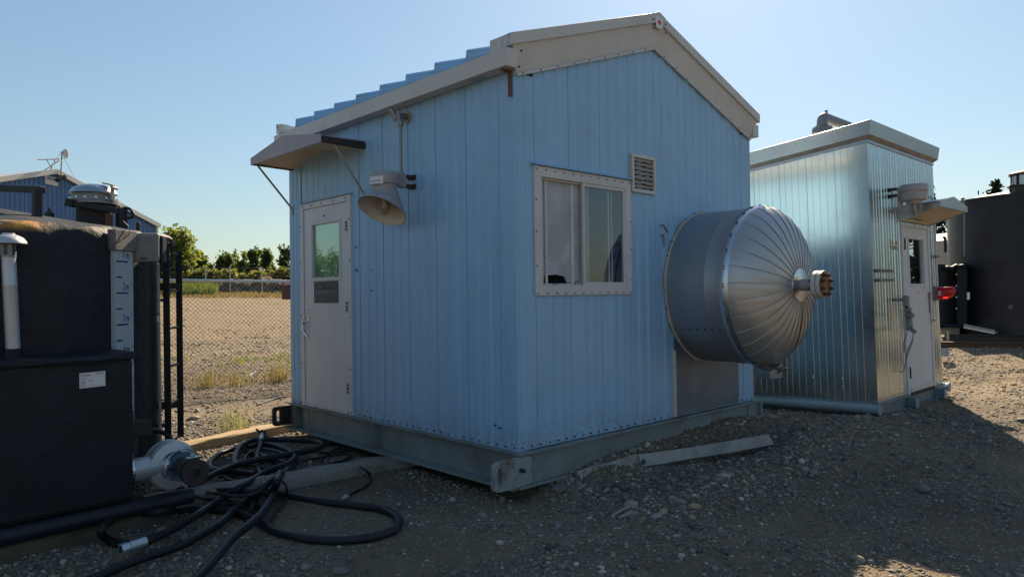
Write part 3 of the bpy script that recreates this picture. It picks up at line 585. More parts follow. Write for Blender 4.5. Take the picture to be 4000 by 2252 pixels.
# door
b = B(); y0, y1, z1, w = 2.279, 3.312, 2.133, .066
for bx in ((y0, y1, z1-w+.008, z1), (y0, y0+w, .002, z1-w+.008), (y1-w, y1, .002, z1-w+.008)): b.box(-.028, .03, bx[0], bx[1], bx[2], bx[3])
df = obj('door_frame', b, M['door'], shed, bevel=.003)
b = B(); b.hexa([(-.038, y0-.01, z1+.003), (0, y0-.01, z1+.003), (0, y1+.01, z1+.003), (-.038, y1+.01, z1+.003)], [(-.030, y0-.01, z1+.014), (0, y0-.01, z1+.02), (0, y1+.01, z1+.02), (-.030, y1+.01, z1+.014)]); obj('door_drip_cap', b, M['mauve'], shed)
a0, a1 = y0+w+.004, y1-w-.004; g0, g1, h0, h1 = 2.481, 3.098, 1.317, 1.925
b = B()
for bx in ((a0, a1, h1, z1-w+.004), (a0, a1, .016, h0), (a0, g0, h0, h1), (g1, a1, h0, h1)): b.box(-.016, .028, bx[0], bx[1], bx[2], bx[3])
dl = obj('door', b, M['door'], shed)
b = B(); t = .03
for bx in ((g0, g1, h1-t, h1), (g0, g1, h0, h0+t), (g0, g0+t, h0+t, h1-t), (g1-t, g1, h0+t, h1-t)): b.box(-.024, .02, bx[0], bx[1], bx[2], bx[3])
obj('glass_frame', b, M['door'], dl, bevel=.003)
b = B(); b.box(.000, .004, g0+t, g1-t, h0+t, h1-t); obj('pane', b, M['doorglass'], dl)
b = B(); b.box(.030, .036, g0-.0, g1-.045, h0-.0, h1+.0); obj('reflection_wash', b, flat('pale_wash', (.50,.58,.55), .7), dl)  # pale sheet added behind the pane to make its reflection look milky
b = B(); b.box(-.030, -.016, a0+.02, a1-.02, .004, .036); obj('kick_strip', b, M['white'], dl, bevel=.004)
for z in (1.834, 1.053, .259):
    b = B(); b.box(-.034, -.016, a0-.016, a0+.016, z-.065, z+.065); hg = obj('hinge', b, M['door'], dl, bevel=.002)
    b = B()
    for k in (-.032, .0, .034): b.box(-.041, -.034, a0-.012, a0+.010, z+k-.013, z+k+.010)
    obj('hinge_knuckle', b, M['black'], hg)
b = B(); b.box(-.026, -.016, 3.155, 3.19, .975, 1.045); b.cyl((-.026, 3.172, 1.01), (-.034, 3.172, 1.01), .012, 10); obj('door_lock', b, M['alu'], dl, bevel=.004)
b = B(); b.box(-.024, -.016, 3.152, 3.192, .885, .965); b.bar((-.05, 3.172, .94), (-.05, 3.235, .943), .012, .012); b.cyl((-.016, 3.172, .94), (-.055, 3.172, .94), .008, 8); obj('door_lever', b, M['chrome'], dl, bevel=.003)
b = B(); b.tube(spline([(-.02, 3.175, .90), (-.05, 3.215, .885), (-.058, 3.225, .83), (-.050, 3.205, .77), (-.02, 3.178, .725)], 6), .011, 8); b.box(-.022, -.016, 3.158, 3.198, .705, .75); obj('door_handle', b, M['alu'], dl, smooth=True)
b = B(); b.box(-.0185, -.0165, 2.537, 3.037, 1.086, 1.308); po = obj('poster', b, M['slate'], dl)
b = B(); r2 = np.random.default_rng(5)
for i in range(26):   # pale joints of the printed stone pattern
    y, z = r2.uniform(2.56, 3.0), r2.uniform(1.10, 1.29); L_ = r2.uniform(.03, .10)
    if r2.random() < .5: b.bar((-.0187, y, z), (-.0187, y+.004*r2.normal(), min(z+L_*.6, 1.305)), .001, .004, (0,1,0))
    else: b.bar((-.0187, y, z), (-.0187, min(y+L_, 3.03), z+.004*r2.normal()), .001, .004)
b.bar((-.0188, 2.56, 1.20), (-.0188, 3.03, 1.193), .001, .006)
obj('poster_joints', b, M['slateline'], po)
b = B(); text_on(b, 'P', .095, (-.0192, 2.985, 1.213), (0,-1,0), (0,0,1)); text_on(b, 'RRISSON', .058, (-.0192, 2.875, 1.228), (0,-1,0), (0,0,1), .95); obj('poster_letters', b, M['black'], po)
b = B(); b.box(-.0195, -.0165, 2.775, 2.85, 1.945, 2.005); sk = obj('sticker', b, M['paper'], dl)
b = B(); b.prism([(-.0200, 2.812, 1.955), (-.0200, 2.835, 1.975), (-.0200, 2.812, 1.995), (-.0200, 2.789, 1.975)], (-.001, 0, 0)); obj('red_diamond', b, M['redink'], sk)
b = B()
for y in (2.36, 2.60, 2.85, 3.06, 3.25): b.cyl((-.02, y, z1-.028), (-.034, y, z1-.028), .0075, 6)
for z in (.03, .45, .95, 1.5, 1.9): b.cyl((-.02, y0+.02, z), (-.034, y0+.02, z), .0075, 6); b.cyl((-.02, y1-.012, z), (-.034, y1-.012, z), .0075, 6)
for y in (2.5, 2.75, 3.0): b.cyl((-.02, y, .02), (-.034, y, .02), .0065, 6)
obj('door_screws', b, M['screw'], df, kind='stuff')
for y, z, f in ((1.925, 1.613, 1), (1.929, 1.407, -1), (2.206, 1.393, 0)):
    b = B()
    if f: b.prism([(-.006, y-.022, z+.022*f), (-.006, y+.022, z+.022*f), (-.006, y-.022, z-.022*f)], (-.004, 0, 0))
    else: b.prism([(-.006, y-.035, z-.012), (-.006, y+.035, z+.006), (-.006, y+.01, z+.022)], (-.004, 0, 0))
    obj('sign_scrap', b, M['brown'], shed)
# skid
b = B(); b.box(-.035, .09, -.02, 3.62, -.021, -.001); b.box(.02, .036, -.0, 3.6, -.255, -.021); b.box(-.085, .10, -.02, 3.62, -.273, -.255); b.box(-.06, .02, 1.91, 1.925, -.254, -.022); b.box(-.06, .02, 3.42, 3.435, -.254, -.022); b.cyl((.02, 3.30, -.13), (.012, 3.30, -.13), .07, 20); obj('skid_beam', b, M['skid'], shed, bevel=.003)
b = B(); b.box(.0, SW+.10, -.012, .02, -.25, -.03); b.box(-.03, SW+.10, -.045, .02, -.03, -.006); b.box(-.03, SW+.06, -.05, .05, -.268, -.2501); obj('skid_channel', b, M['skid'], shed, bevel=.003)
b = B(); b.box(SW+.0, SW+.1, 0, 3.6, -.25, -.03); b.box(0, SW, 3.58, 3.62, -.25, -.03); obj('skid_beam', b, M['skid'], shed)
b = B(); b.box(SW+.06, SW+.10, -.06, -.012, -.25, -.02); b.box(SW-.14, SW+.1, -.024, -.012, -.25, -.03); obj('skid_end_plate', b, M['skid'], shed, bevel=.004)
def padeye(y, mat, xin, xout, n=28):
    th = np.linspace(0, 2*np.pi, n, endpoint=False); cx, cz = (xin+xout)/2, -.14; hx, hz = (xin-xout)/2, .107
    sq = lambda t, e: np.sign(np.cos(t))*np.abs(np.cos(t))**e
    sn = lambda t, e: np.sign(np.sin(t))*np.abs(np.sin(t))**e
    ox, oz = cx+hx*sq(th, .32), cz+hz*sn(th, .32); sx, sz = xout+.062+.020*sq(th, .5), cz+.062*sn(th, .5)
    b = B(); R = []
    for x, z, yy in ((ox, oz, y+.018), (ox, oz, y-.012), (sx, sz, y-.012), (sx, sz, y+.018)): R.append(np.stack([x, np.full(n, yy), z], 1))
    b.rings(R+[R[0]], (False, False)); return obj('pad_eye', b, mat, shed, bevel=.004)
padeye(-.03, M['skidrust'], .10, -.285); padeye(3.63, M['darksteel'], .06, -.21)
b = B(); b.cyl((-.02, -.042, -.125), (-.02, -.075, -.125), .017, 6); b.cyl((-.02, -.075, -.125), (-.02, -.09, -.125), .010, 8); obj('pad_eye_bolt', b, M['darksteel'], shed)
# canopy over the door
def canopy(root, mp, u0, u1, o, zb, zw, fh, rise, mf, ms, wallh):
    um = (u0+u1)/2; T_ = .004
    def poly(name, pts, vec, mat): 
        b = B(); b.prism([mp(*p) for p in pts], np.array(mp(*vec))-np.array(mp(0,0,0))); return obj(name, b, mat, root)
    f = poly('canopy_fascia', [(u0, o, zb), (u1, o, zb), (u1, o, zb+fh), (um, o, zb+fh+rise), (u0, o, zb+fh)], (0, .012, 0), mf)
    poly('canopy_roof', [(u0, .0, zw+wallh), (u0, o, zb+fh-.004), (um, o, zb+fh+rise-.006), (um, .0, zw+wallh+rise)], (0, 0, -.012), mf)
    poly('canopy_roof', [(um, .0, zw+wallh+rise), (um, o, zb+fh-.006+rise), (u1, o, zb+fh-.004), (u1, .0, zw+wallh)], (0, 0, -.012), mf)
    poly('canopy_soffit', [(u0+.012, .0, zw+.01), (u0+.012, o-.002, zb+.012), (um, o-.002, zb+.012+rise*.75), (um, .0, zw+.01+rise*.75)], (0, 0, .004), ms)
    poly('canopy_soffit', [(um, .0, zw+.01+rise*.75), (um, o-.002, zb+.012+rise*.75), (u1-.012, o-.002, zb+.012), (u1-.012, .0, zw+.01)], (0, 0, .004), ms)
    return f
canopy(shed, lambda u, o, z: (-o, u, z), 2.035, 3.535, .455, 2.54, 2.53, .072, .112, M['mauve'], M['soffit'], .082)
for y in (2.04, 3.53):
    b = B(); b.bar((-.0, y, 2.535), (-.45, y, 2.545), .045, .006); b.bar((-.012, y-.022*(1 if y < 3 else -1), 2.56), (-.45, y-.022*(1 if y < 3 else -1), 2.57), .006, .05); obj('canopy_angle', b, M['darksteel'], shed)
for y in (2.04, 3.505):
    b = B(); b.bar((-.40 if y > 3 else -.33, y, 2.535), (-.012, y, 2.10), .02, .008, (0,1,0)); b.bar((-.010, y, 2.10), (-.010, y, 2.04), .02, .008, (0,1,0)); obj('canopy_strut', b, M['louvre'], shed)
b = B()
for y, z in ((2.06, 2.60), (2.06, 2.555), (2.30, 2.62), (2.55, 2.645), (2.78, 2.69), (2.78, 2.65), (3.03, 2.63), (3.28, 2.59), (3.52, 2.60), (3.52, 2.555)): b.cyl((-.455, y, z), (-.463, y, z), .0075, 6)
obj('canopy_screws', b, M['screw'], shed, kind='stuff')

# wall lamp with sloping reflector on the door wall
lamp = empty('wall_lamp', (0, 1.265, 1.76), 'grey wall lamp with large sloping cream reflector beside the shed door', 'lamp', None)
LC = V(-.30, 1.265, 0)
for z in (2.165, 2.085): b = B(); b.box(-.12, -.016, 1.245, 1.285, z-.016, z+.016); b.box(-.022, -.016, 1.215, 1.31, z-.022, z+.022); obj('bracket_channel', b, M['darksteel'], lamp, bevel=.002)
b = B(); b.hexa([(-.20, 1.235, 2.075), (-.10, 1.228, 2.062), (-.10, 1.302, 2.062), (-.20, 1.295, 2.075)], [(-.20, 1.235, 2.17), (-.10, 1.228, 2.185), (-.10, 1.302, 2.185), (-.20, 1.295, 2.17)]); obj('lamp_arm', b, M['lampgrey'], lamp, bevel=.008)
b = B(); b.lathe([(.105, 0), (.105, .055), (.122, .06), (.125, .10), (.125, .145), (.115, .158), (.0, .162)], LC+V(0, 0, 2.02), (0,0,1), 28, (False, False)); obj('lamp_housing', b, M['lampgrey'], lamp, smooth=True)
nS = V(-.5, -.1, -.86); b = B(); R0 = [(LC+V(0,0,2.03), (0,0,-1), .108), (LC+V(0,0,2.00), (-.1,0,-1), .118), (LC+V(-.010,0,1.955), (-.25,-.05,-.96), .150), (LC+V(-.025,-.004,1.90), (-.42,-.09,-.88), .190), (LC+V(-.035,-.008,1.855), nS, .212)]
R1 = [(c-V(*n)/np.linalg.norm(n)*-.002, n, r-.006) for c, n, r in R0[::-1]]; b.loft(R0+R1, 36); 
inner = B(); inner.loft([(c, n, r-.0075) for c, n, r in R0], 36); obj('lamp_reflector', b, M['lampgrey'], lamp, smooth=True); obj('reflector_lining', inner, M['enamel'], lamp, smooth=True)
b = B(); b.lathe([(.055, 0), (.062, -.05), (.062, -.12), (.05, -.16), (.025, -.185), (.0, -.19)], LC+V(0,0,2.02), (0,0,1), 20, (False, False)); obj('lamp_globe', b, M['globe'], lamp, smooth=True)
b = B(); b.cyl(LC+V(0,0,2.0), LC+V(0,0,1.88), .022, 12); obj('lamp_bulb', b, M['enamel'], lamp, smooth=True)
b = B()
for a in range(4):
    c, s = math.cos(a*math.pi/2+.6), math.sin(a*math.pi/2+.6); b.tube(spline([LC+V(.07*c, .07*s, 2.0), LC+V(.072*c, .072*s, 1.90), LC+V(.045*c, .045*s, 1.835), LC+V(0, 0, 1.825)], 4), .004, 6)
obj('globe_guard', b, M['lampgrey'], lamp)
b = B(); th = np.linspace(math.radians(165), math.radians(232), 8); b.grid([[LC+V(.1265*math.cos(t), .1265*math.sin(t), z) for t in th] for z in (2.068, 2.13)]); ls = obj('paper_label', b, M['paper'], lamp)
b = B(); b.grid([[LC+V(.128*math.cos(t), .128*math.sin(t), z) for t in th[1:7]] for z in (2.085, 2.10)]); obj('label_print', b, M['dullpaper'], ls)
b = B(); b.cyl((-.105, 1.305, 2.185), (-.105, 1.305, 2.62), .0135, 12); b.cyl((-.105, 1.305, 2.185), (-.105, 1.305, 2.215), .021, 8); obj('conduit', b, M['grime'], lamp, smooth=True)
b = B(); b.cyl((-.105, 1.305, 2.60), (-.105, 1.305, 2.66), .026, 12); b.cyl((-.13, 1.315, 2.685), (-.03, 1.335, 2.70), .030, 12); b.cyl((-.03, 1.335, 2.70), (-.008, 1.342, 2.70), .018, 10); b.cyl((-.12, 1.345, 2.66), (-.16, 1.375, 2.76), .024, 12); obj('conduit_fitting', b, M['grime'], lamp, smooth=True)
b = B(); b.cyl((-.16, 1.375, 2.761), (-.163, 1.377, 2.768), .019, 12); obj('open_end', b, M['black'], lamp)
b = B(); b.lathe([(.052, 0), (.050, .002), (.0, .0025)], (-.0165, 1.347, 2.70), (-1,0,0), 18); obj('sealant_ring', b, M['ochre'], lamp)

# ------------------------------------------------------------------ ribbed vessel end through the gable wall
VX, VZ, VR, VY = 2.56, 1.20, .72, -.60
ves = empty('pressure_vessel', (VX, 0, .48), 'aluminium clad vessel end with ribbed dome and rusty bolted flange, bulging from the gable', 'vessel')
n = 72; th = np.linspace(0, 2*np.pi, n, endpoint=False)
def ringv(r, y, cx=VX, cz=VZ): return np.stack([cx+r*np.cos(th), np.full(n, y), cz+r*np.sin(th)], 1)
b = B(); b.rings([ringv(VR-.004, -.002), ringv(VR-.004, -.43)], (False, False)); obj('jacket_sheet', b, M['jacket'], ves, smooth=True)
b = B(); b.rings([ringv(VR-.003, -.415), ringv(VR+.001, -.418), ringv(VR+.001, -.425), ringv(VR-.001, -.43), ringv(VR-.001, VY)], (False, False)); obj('jacket_sheet', b, M['jacket'], ves, smooth=True)
b = B(); rr = VR+.012+.005*np.sin(th*9)+.004*np.sin(th*23+1); R = [np.stack([VX+(VR-.006)*np.cos(th), np.full(n, -.020), VZ+(VR-.006)*np.sin(th)], 1), np.stack([VX+rr*np.cos(th), np.full(n, -.018), VZ+rr*np.sin(th)], 1), np.stack([VX+rr*np.cos(th), np.full(n, -.030), VZ+rr*np.sin(th)], 1), np.stack([VX+(VR-.006)*np.cos(th), np.full(n, -.036), VZ+(VR-.006)*np.sin(th)], 1)]
b.rings(R, (False, False)); obj('sealant_bead', b, M['soffit'], ves, smooth=True)
b = B(); R = []
for r_, y_ in ((VR-.002, VY+.035), (VR+.010, VY+.03), (VR+.013, VY-.004), (VR+.010, VY-.026), (VR+.001, VY-.050), (VR-.008, VY-.054)): R.append(ringv(r_, y_))
b.rings(R, (False, False)); obj('rim_band', b, M['alu'], ves, smooth=True)
b = B()
for k in range(150):    # crimped edge on the near side of the rim
    t = math.radians(100+k*1.15); c, s = math.cos(t), math.sin(t)
    b.bar((VX+(VR+.012)*c, VY+.026, VZ+(VR+.012)*s), (VX+(VR+.013)*c, VY-.004, VZ+(VR+.013)*s), .0042, .005, (c, 0, s))
obj('crimped_edge', b, M['alu'], ves, kind='stuff')
HUB, DEP = .135, .335
def dome(r): return VY-.012-DEP*math.sqrt(max(1-(r/(VR+.004))**2, 0))
NG = 30
def gore(kind_):
    b = B(); rs = np.concatenate([[VR+.001, VR-.004, VR-.014], np.linspace(VR-.035, HUB-.01, 12)]); dt = math.pi/NG
    P = []
    for r in rs:
        row = []
        for q in np.linspace(-1, 1, 7):
            bul = .0045*(1-q*q)*min(1, (VR-r)*6+.2)*min(1, r/VR*1.4)+.003*math.sin(q*5+r*17)*(r/VR)
            a = q*dt; rr_ = r*math.cos(dt)/math.cos(a)*1.003 if False else r
            row.append((rr_*math.cos(a), dome(r)-VY-bul*.55-.0, rr_*math.sin(a)))
        P.append(row)
    b.grid(P); return b
def seam():
    b = B(); pts = []
    for r in np.concatenate([[VR+.0, VR-.01], np.linspace(VR-.03, HUB-.005, 12)]):
        a = math.pi/NG; pts.append((r*math.cos(a), dome(r)-VY-.004, r*math.sin(a)))
    b.tube(pts, .0029, 6); return b
g0 = obj('gore_panel', gore(0), M['gore'], None, smooth=True); s0 = obj('standing_seam', seam(), M['gore'], None, smooth=True)
for o_ in (g0, s0): o_.parent = ves
for k in range(NG):
    for src, nm in ((g0, 'g'), (s0, 's')):
        o_ = src if k == 0 else src.copy()
        if k: COL.objects.link(o_); o_.parent = ves
        o_.location = (0, VY, VZ-.48); jit = rng.normal(0, .004); o_.rotation_euler = (rng.normal(0, .003) if nm == 'g' else 0, -(k+.35)*2*math.pi/NG, 0)
b = B()
for k in range(NG):
    for dt in (-.014, .014):
        t = (k+.85)*2*math.pi/NG+dt+.03; c, s = math.cos(t), math.sin(t); b.cyl((VX+(VR+.011)*c, VY-.014, VZ+(VR+.011)*s), (VX+(VR+.019)*c, VY-.016, VZ+(VR+.019)*s), .0065, 6)
for k in range(16):
    t = math.radians(70+k*12.5); c, s = math.cos(t), math.sin(t); b.cyl((VX+(VR+.002)*c, -.025, VZ+(VR+.002)*s), (VX+(VR+.016)*c, -.025, VZ+(VR+.016)*s), .0065, 6)
for y in np.linspace(-.06, -.58, 8):
    t = math.radians(212); c, s = math.cos(t), math.sin(t); b.cyl((VX+(VR-.004)*c, y, VZ+(VR-.004)*s), (VX+(VR+.006)*c, y, VZ+(VR+.006)*s), .0065, 6)
obj('jacket_rivets', b, M['screw'], ves, kind='stuff')
yh = dome(HUB)
b = B(); b.lathe([(HUB+.014, 0), (HUB+.012, .012), (.06, .030), (.0, .032)], (VX, yh+.004, VZ), (0,-1,0), 36, (False, False)); obj('hub_cap', b, M['alu'], ves, smooth=True)
b = B(); b.lathe([(.053, .0), (.053, .075), (.058, .085), (.078, .135)], (VX, yh-.016, VZ), (0,-1,0), 28); obj('nozzle_neck', b, M['lampgrey'], ves, smooth=True)
YF = yh-.016-.125
b = B(); b.lathe([(.118, 0), (.120, .003), (.120, .034), (.118, .036)], (VX, YF, VZ), (0,-1,0), 40); fl1 = obj('flange', b, M['flangewhite'], ves, smooth=True)
b = B(); b.lathe([(.085, 0), (.085, .008)], (VX, YF-.036, VZ), (0,-1,0), 32); obj('gasket', b, M['black'], ves)
b = B(); b.lathe([(.118, 0), (.120, .003), (.120, .033), (.118, .0355)], (VX, YF-.044, VZ), (0,-1,0), 40, (True, False)); fl2 = obj('blind_flange', b, M['flangewhite'], ves, smooth=True)
b = B(); b.lathe([(.118, 0), (.114, .003), (.0, .0035)], (VX, YF-.0795, VZ), (0,-1,0), 40, (False, False)); obj('flange_face', b, M['flangerust'], ves)
def bolt():
    b = B(); b.lathe([(.0095, .034), (.0095, .0185), (.0165, .018), (.0165, .0), (.0095, -.001), (.0095, -.079), (.0165, -.080), (.0165, -.097), (.0095, -.0975), (.0095, -.107)], (.088, 0, 0), (0,-1,0), 10); return b
b0 = obj('flange_bolt', bolt(), M['bolt'], None); b0.parent = ves
for k in range(8):
    o_ = b0 if k == 0 else b0.copy()
    if k: COL.objects.link(o_); o_.parent = ves
    o_.location = (0, YF-.082, VZ-.48); o_.rotation_euler = (0, (k+.5)*math.pi/4, 0)
# torn foil and crushed sheet at the foot of the dome
b = B(); rg = np.random.default_rng(3); P = []
for i, t in enumerate(np.linspace(262, 279, 8)):
    t = math.radians(t); P.append([(VX+(VR+.004+q*.05*math.sin((t-4.57)*10)+rg.normal(0, .010))*math.cos(t), VY+.07-.055*j+rg.normal(0, .010), VZ+(VR+.004+q*.06*math.sin((t-4.57)*10)+rg.normal(0, .012))*math.sin(t)) for j, q in enumerate((0, .6, .9, .3))])
b.grid(P); obj('crushed_jacket', b, M['jacket'], ves)
b = B(); P = [[(VX-.02+.085*i/4+rg.normal(0, .010), VY-.08-.045*j+rg.normal(0, .010), VZ-VR-.035-.018*math.sin(i*1.1)*math.sin(j+.6)+rg.normal(0, .012)) for j in range(5)] for i in range(5)]; b.grid(P); obj('torn_foil', b, M['chrome'], ves)
b = B(); pts = []
for r in np.linspace(VR-.06, HUB+.06, 10):
    a = math.radians(-75.5); w = .020*math.sin((r-HUB)/(VR-HUB)*math.pi); pts.append([(VX+r*math.cos(a-w/r*0.5), dome(r)-.0105, VZ+r*math.sin(a-w/r*.5)), (VX+r*math.cos(a+w/r*.5), dome(r)-.0105, VZ+r*math.sin(a+w/r*.5))])
b.grid(pts); obj('open_seam', b, M['black'], ves)

# ------------------------------------------------------------------ silver shed
SPO = V(4.762, -.783, -.105); SA = (.004, -.0233, -.0026)
SMAT = Matrix.Rotation(SA[0], 4, 'Z') @ Matrix.Rotation(SA[1], 4, 'X') @ Matrix.Rotation(SA[2], 4, 'Y'); SM3 = np.array(SMAT.to_3x3())
def silver_empty(name, base, *a):
    o = empty(name, (0, 0, 0), *a); o.matrix_world = Matrix.Translation(Vector(SPO+SM3@V(*base))) @ SMAT; ORG[o] = V(*base); return o
sil = silver_empty('silver_shed', (0, 0, -.17), 'bare galvanised metal shed with flat overhanging roof, standing on pipe skids', 'shed')
SW2, SD2, SH2, FALL = 2.290, 3.40, 2.93, .079
zt2 = lambda y: SH2-FALL*y
def rib_profile(w, ribs, lip):
    P = [(0, 0)]
    for r in ribs: P += [(r-.0045, 0), (r-.002, .0038), (r+.002, .0038), (r+.0045, 0)]
    if lip: P += [(w-.022, 0), (w-.018, .007), (w-.010, .007), (w-.007, .001), (w-.002, .001), (w-.0015, -.006)]
    P += [(w, -.006 if lip else 0)]
    return P
def sp_panel(side, u0, w, z0, ztop, ribs=(.083, .166, .249), lip=True, name='wall_panel'):
    pr = rib_profile(w, [r for r in ribs if r < w-.03], lip); b = B()
    top = lambda u: ztop(u) if callable(ztop) else ztop
    if side == 'left': P = [[(-d, u0+u, (z0, top(u0+u))[k]) for u, d in pr] for k in (0, 1)]
    else: P = [[(u0+u, -d, (z0, top(u0+u))[k]) for u, d in pr] for k in (0, 1)]
    b.grid(P); return obj(name, b, M['galv'], sil)
PW = .334
b = B(); b.box(-.004, .0, .0, .045, 0, SH2-.03); b.box(-.004, .04, -.004, .0, 0, SH2-.03); obj('corner_trim', b, M['galv'], sil)
y = .045; k = 0
while y < SD2-.01: w = min(PW, SD2-y); sp_panel('left', y, w, 0, zt2); y += w
x = .04
for w in (.35, .35, .178): sp_panel('front', x, w, 0, SH2); x += w
for u0, w in ((.918, .35), (1.268, .35), (1.618, .332)): sp_panel('front', u0, w, 2.045, SH2)
sp_panel('front', 1.950, .334, 0, SH2)
b = B(); b.box(SW2, SW2+.004, 0, SD2, 0, SH2-FALL*SD2-.02); b.box(0, SW2, SD2, SD2+.004, 0, SH2-FALL*SD2-.02); b.box(SW2-.006, SW2+.004, -.004, 0, 0, SH2-.02); obj('plain_wall', b, M['galv'], sil)
b = B()
for yy in np.arange(.06, SD2, .083): b.cyl((0, yy+.02, .035), (-.012, yy+.02, .035), .0045, 6)
for xx in list(np.arange(.05, .9, .083))+[2.0, 2.08, 2.2]: b.cyl((xx, 0, .03), (xx, -.012, .03), .0045, 6)
obj('wall_screws', b, M['grime'], sil, kind='stuff')
# eaves: lip trim, dark raked soffit, fascia
def eave(name, z0, o0, z1, o1, th_, mat, bev=0):
    # swept band round front and left side; z measured at the front, falling with the roof
    F = lambda y: -FALL*y
    b = B(); b.hexa([(-o0, -o0, z0), (SW2+o0, -o0, z0), (SW2+o0, -o0+th_, z0), (-o0, -o0+th_, z0)], [(-o1, -o1, z1), (SW2+o1, -o1, z1), (SW2+o1, -o1+th_, z1), (-o1, -o1+th_, z1)]); obj(name, b, mat, sil, bevel=bev)
    for s in (0, 1):
        fx = (lambda x: x) if s == 0 else (lambda x: SW2-x); yb = SD2+o1
        lo = [(fx(-o0), -o0+th_, z0), (fx(-o0+th_), -o0+th_, z0), (fx(-o0+th_), yb, z0+F(yb)), (fx(-o0), yb, z0+F(yb))]; hi = [(fx(-o1), -o1+th_, z1), (fx(-o1+th_), -o1+th_, z1), (fx(-o1+th_), yb, z1+F(yb)), (fx(-o1), yb, z1+F(yb))]
        b = B(); b.hexa(*((lo, hi) if s == 0 else (lo[::-1], hi[::-1]))); obj(name, b, mat, sil, bevel=bev)
eave('eave_lip', SH2-.03, .014, SH2+.004, .012, .014, M['galvflat'], .003)
eave('raked_soffit', SH2+.004, .004, SH2+.042, .052, .003, M['louvre'])
eave('roof_fascia', SH2+.042, .055, SH2+.205, .075, .02, M['pipegrey'] if False else M['galvflat'], .004)
b = B(); b.hexa([(-.06, -.06, SH2+.15), (SW2+.06, -.06, SH2+.15), (SW2+.06, SD2, SH2+.15-FALL*SD2), (-.06, SD2, SH2+.15-FALL*SD2)], [(-.06, -.06, SH2+.19), (SW2+.06, -.06, SH2+.19), (SW2+.06, SD2, SH2+.19-FALL*SD2), (-.06, SD2, SH2+.19-FALL*SD2)]); obj('roof', b, M['galvflat'], sil)
# skid
for x in (-.10, SW2+.10):
    b = B(); b.cyl((x, -.05, -.06), (x, SD2, -.06), .052, 24); pi_ = obj('skid_pipe', b, M['steelblue'], sil, smooth=True)
    b = B(); b.cyl((x, -.062, -.06), (x, -.05, -.06), .064, 28); obj('pipe_cap', b, M['steelblue'], pi_, bevel=.002)
b = B(); b.box(.0, SW2, .0, .012, -.15, -.03); b.box(-.02, SW2+.02, -.03, .05, -.03, -.0); b.box(-.07, SW2+.05, -.05, .06, -.158, -.15); obj('skid_channel', b, M['skid'], sil, bevel=.002)
b = B(); b.box(-.06, .0, .05, SD2, -.03, -.002); b.box(0, .1, .05, SD2, -.158, -.03); obj('skid_side', b, M['steelblue'], sil)
for x in (.92, 2.0):
    b = B(); b.prism([(x, -.005, -.03), (x, -.12, -.045), (x, -.12, -.155), (x, -.005, -.155)], (.012, 0, 0)); b.box(x-.09, x+.012, -.132, -.12, -.155, -.045); obj('skid_lug', b, M['steelblue'], sil)
# door
b = B(); x0, x1, z1, w = .918, 1.950, 2.045, .07
for bx in ((x0, x1, z1-w+.04, z1), (x0, x0+w, -.02, z1-w+.04), (x1-w, x1, -.0, z1-w+.04)): b.box(bx[0], bx[1], -.028, .03, bx[2], bx[3])
sdf = obj('door_frame', b, M['door'], sil, bevel=.003)
a0, a1 = x0+w+.004, x1-w-.004; g0_, g1_, h0_, h1_ = 1.135, 1.730, 1.290, 1.905
b = B()
for bx in ((a0, a1, h1_, z1-w+.036), (a0, a1, .02, h0_), (a0, g0_, h0_, h1_), (g1_, a1, h0_, h1_)): b.box(bx[0], bx[1], -.016, .03, bx[2], bx[3])
sdl = obj('door', b, M['door'], sil)
b = B(); t = .03
for bx in ((g0_, g1_, h1_-t, h1_), (g0_, g1_, h0_, h0_+t), (g0_, g0_+t, h0_+t, h1_-t), (g1_-t, g1_, h0_+t, h1_-t)): b.box(bx[0], bx[1], -.024, .02, bx[2], bx[3])
obj('glass_frame', b, M['door'], sdl, bevel=.003)
b = B(); b.box(g0_+t, g1_-t, -.0, .004, h0_+t, h1_-t); obj('pane', b, M['glass'], sdl)
b = B(); b.box(g0_-.1, g1_+.1, .08, .09, h0_-.1, h1_+.1); obj('door_backing', b, M['dark'], sdl)
b = B(); b.box(a0+.01, a1-.01, -.030, -.016, .012, .055); obj('kick_strip', b, M['white'], sdl, bevel=.003)
b = B(); b.box(a0, a1, -.034, .0, -.03, .010); obj('door_sill', b, M['darksteel'], sdf)
for z in (1.80, 1.05, .25):
    b = B(); b.box(a0-.012, a0+.016, -.034, -.016, z-.07, z+.07); b.cyl((a0-.004, -.036, z-.065), (a0-.004, -.036, z+.065), .007, 8); obj('hinge', b, M['darksteel'], sdl)
b = B(); b.tube(spline([(1.855, -.018, .99), (1.875, -.055, .985), (1.878, -.06, .91), (1.875, -.055, .84), (1.855, -.018, .83)], 6), .008, 8); obj('door_handle', b, M['alu'], sdl, smooth=True)
b = B(); b.tube([(1.84, -.05, .85), (1.905, -.07, .845)], .007, 6); obj('door_pin', b, flat('green_tag', (.01,.09,.06), .5), sdl)
b = B(); b.box(1.815, 1.875, -.034, -.016, 1.12, 1.21); b.box(1.825, 1.865, -.0315, -.016, .95, 1.13); obj('door_latch', b, M['grime'], sdl, bevel=.003)
b = B(); b.box(1.375, 1.465, -.0185, -.0165, 1.165, 1.275); st_ = obj('sticker', b, M['paper'], sdl)
b = B()
for z, c0, c1 in ((1.262, 1.383, 1.40), (1.245, 1.385, 1.43), (1.20, 1.385, 1.42), (1.185, 1.388, 1.44)): b.box(c0, c1, -.0188, -.0186, z-.003, z+.004)
b.box(1.425, 1.456, -.0189, -.0186, 1.195, 1.24); obj('sticker_print', b, M['redink'], st_)
b = B(); b.box(1.63, 1.725, -.0183, -.0163, 1.248, 1.275); obj('sticker', b, M['dullpaper'], sdl)
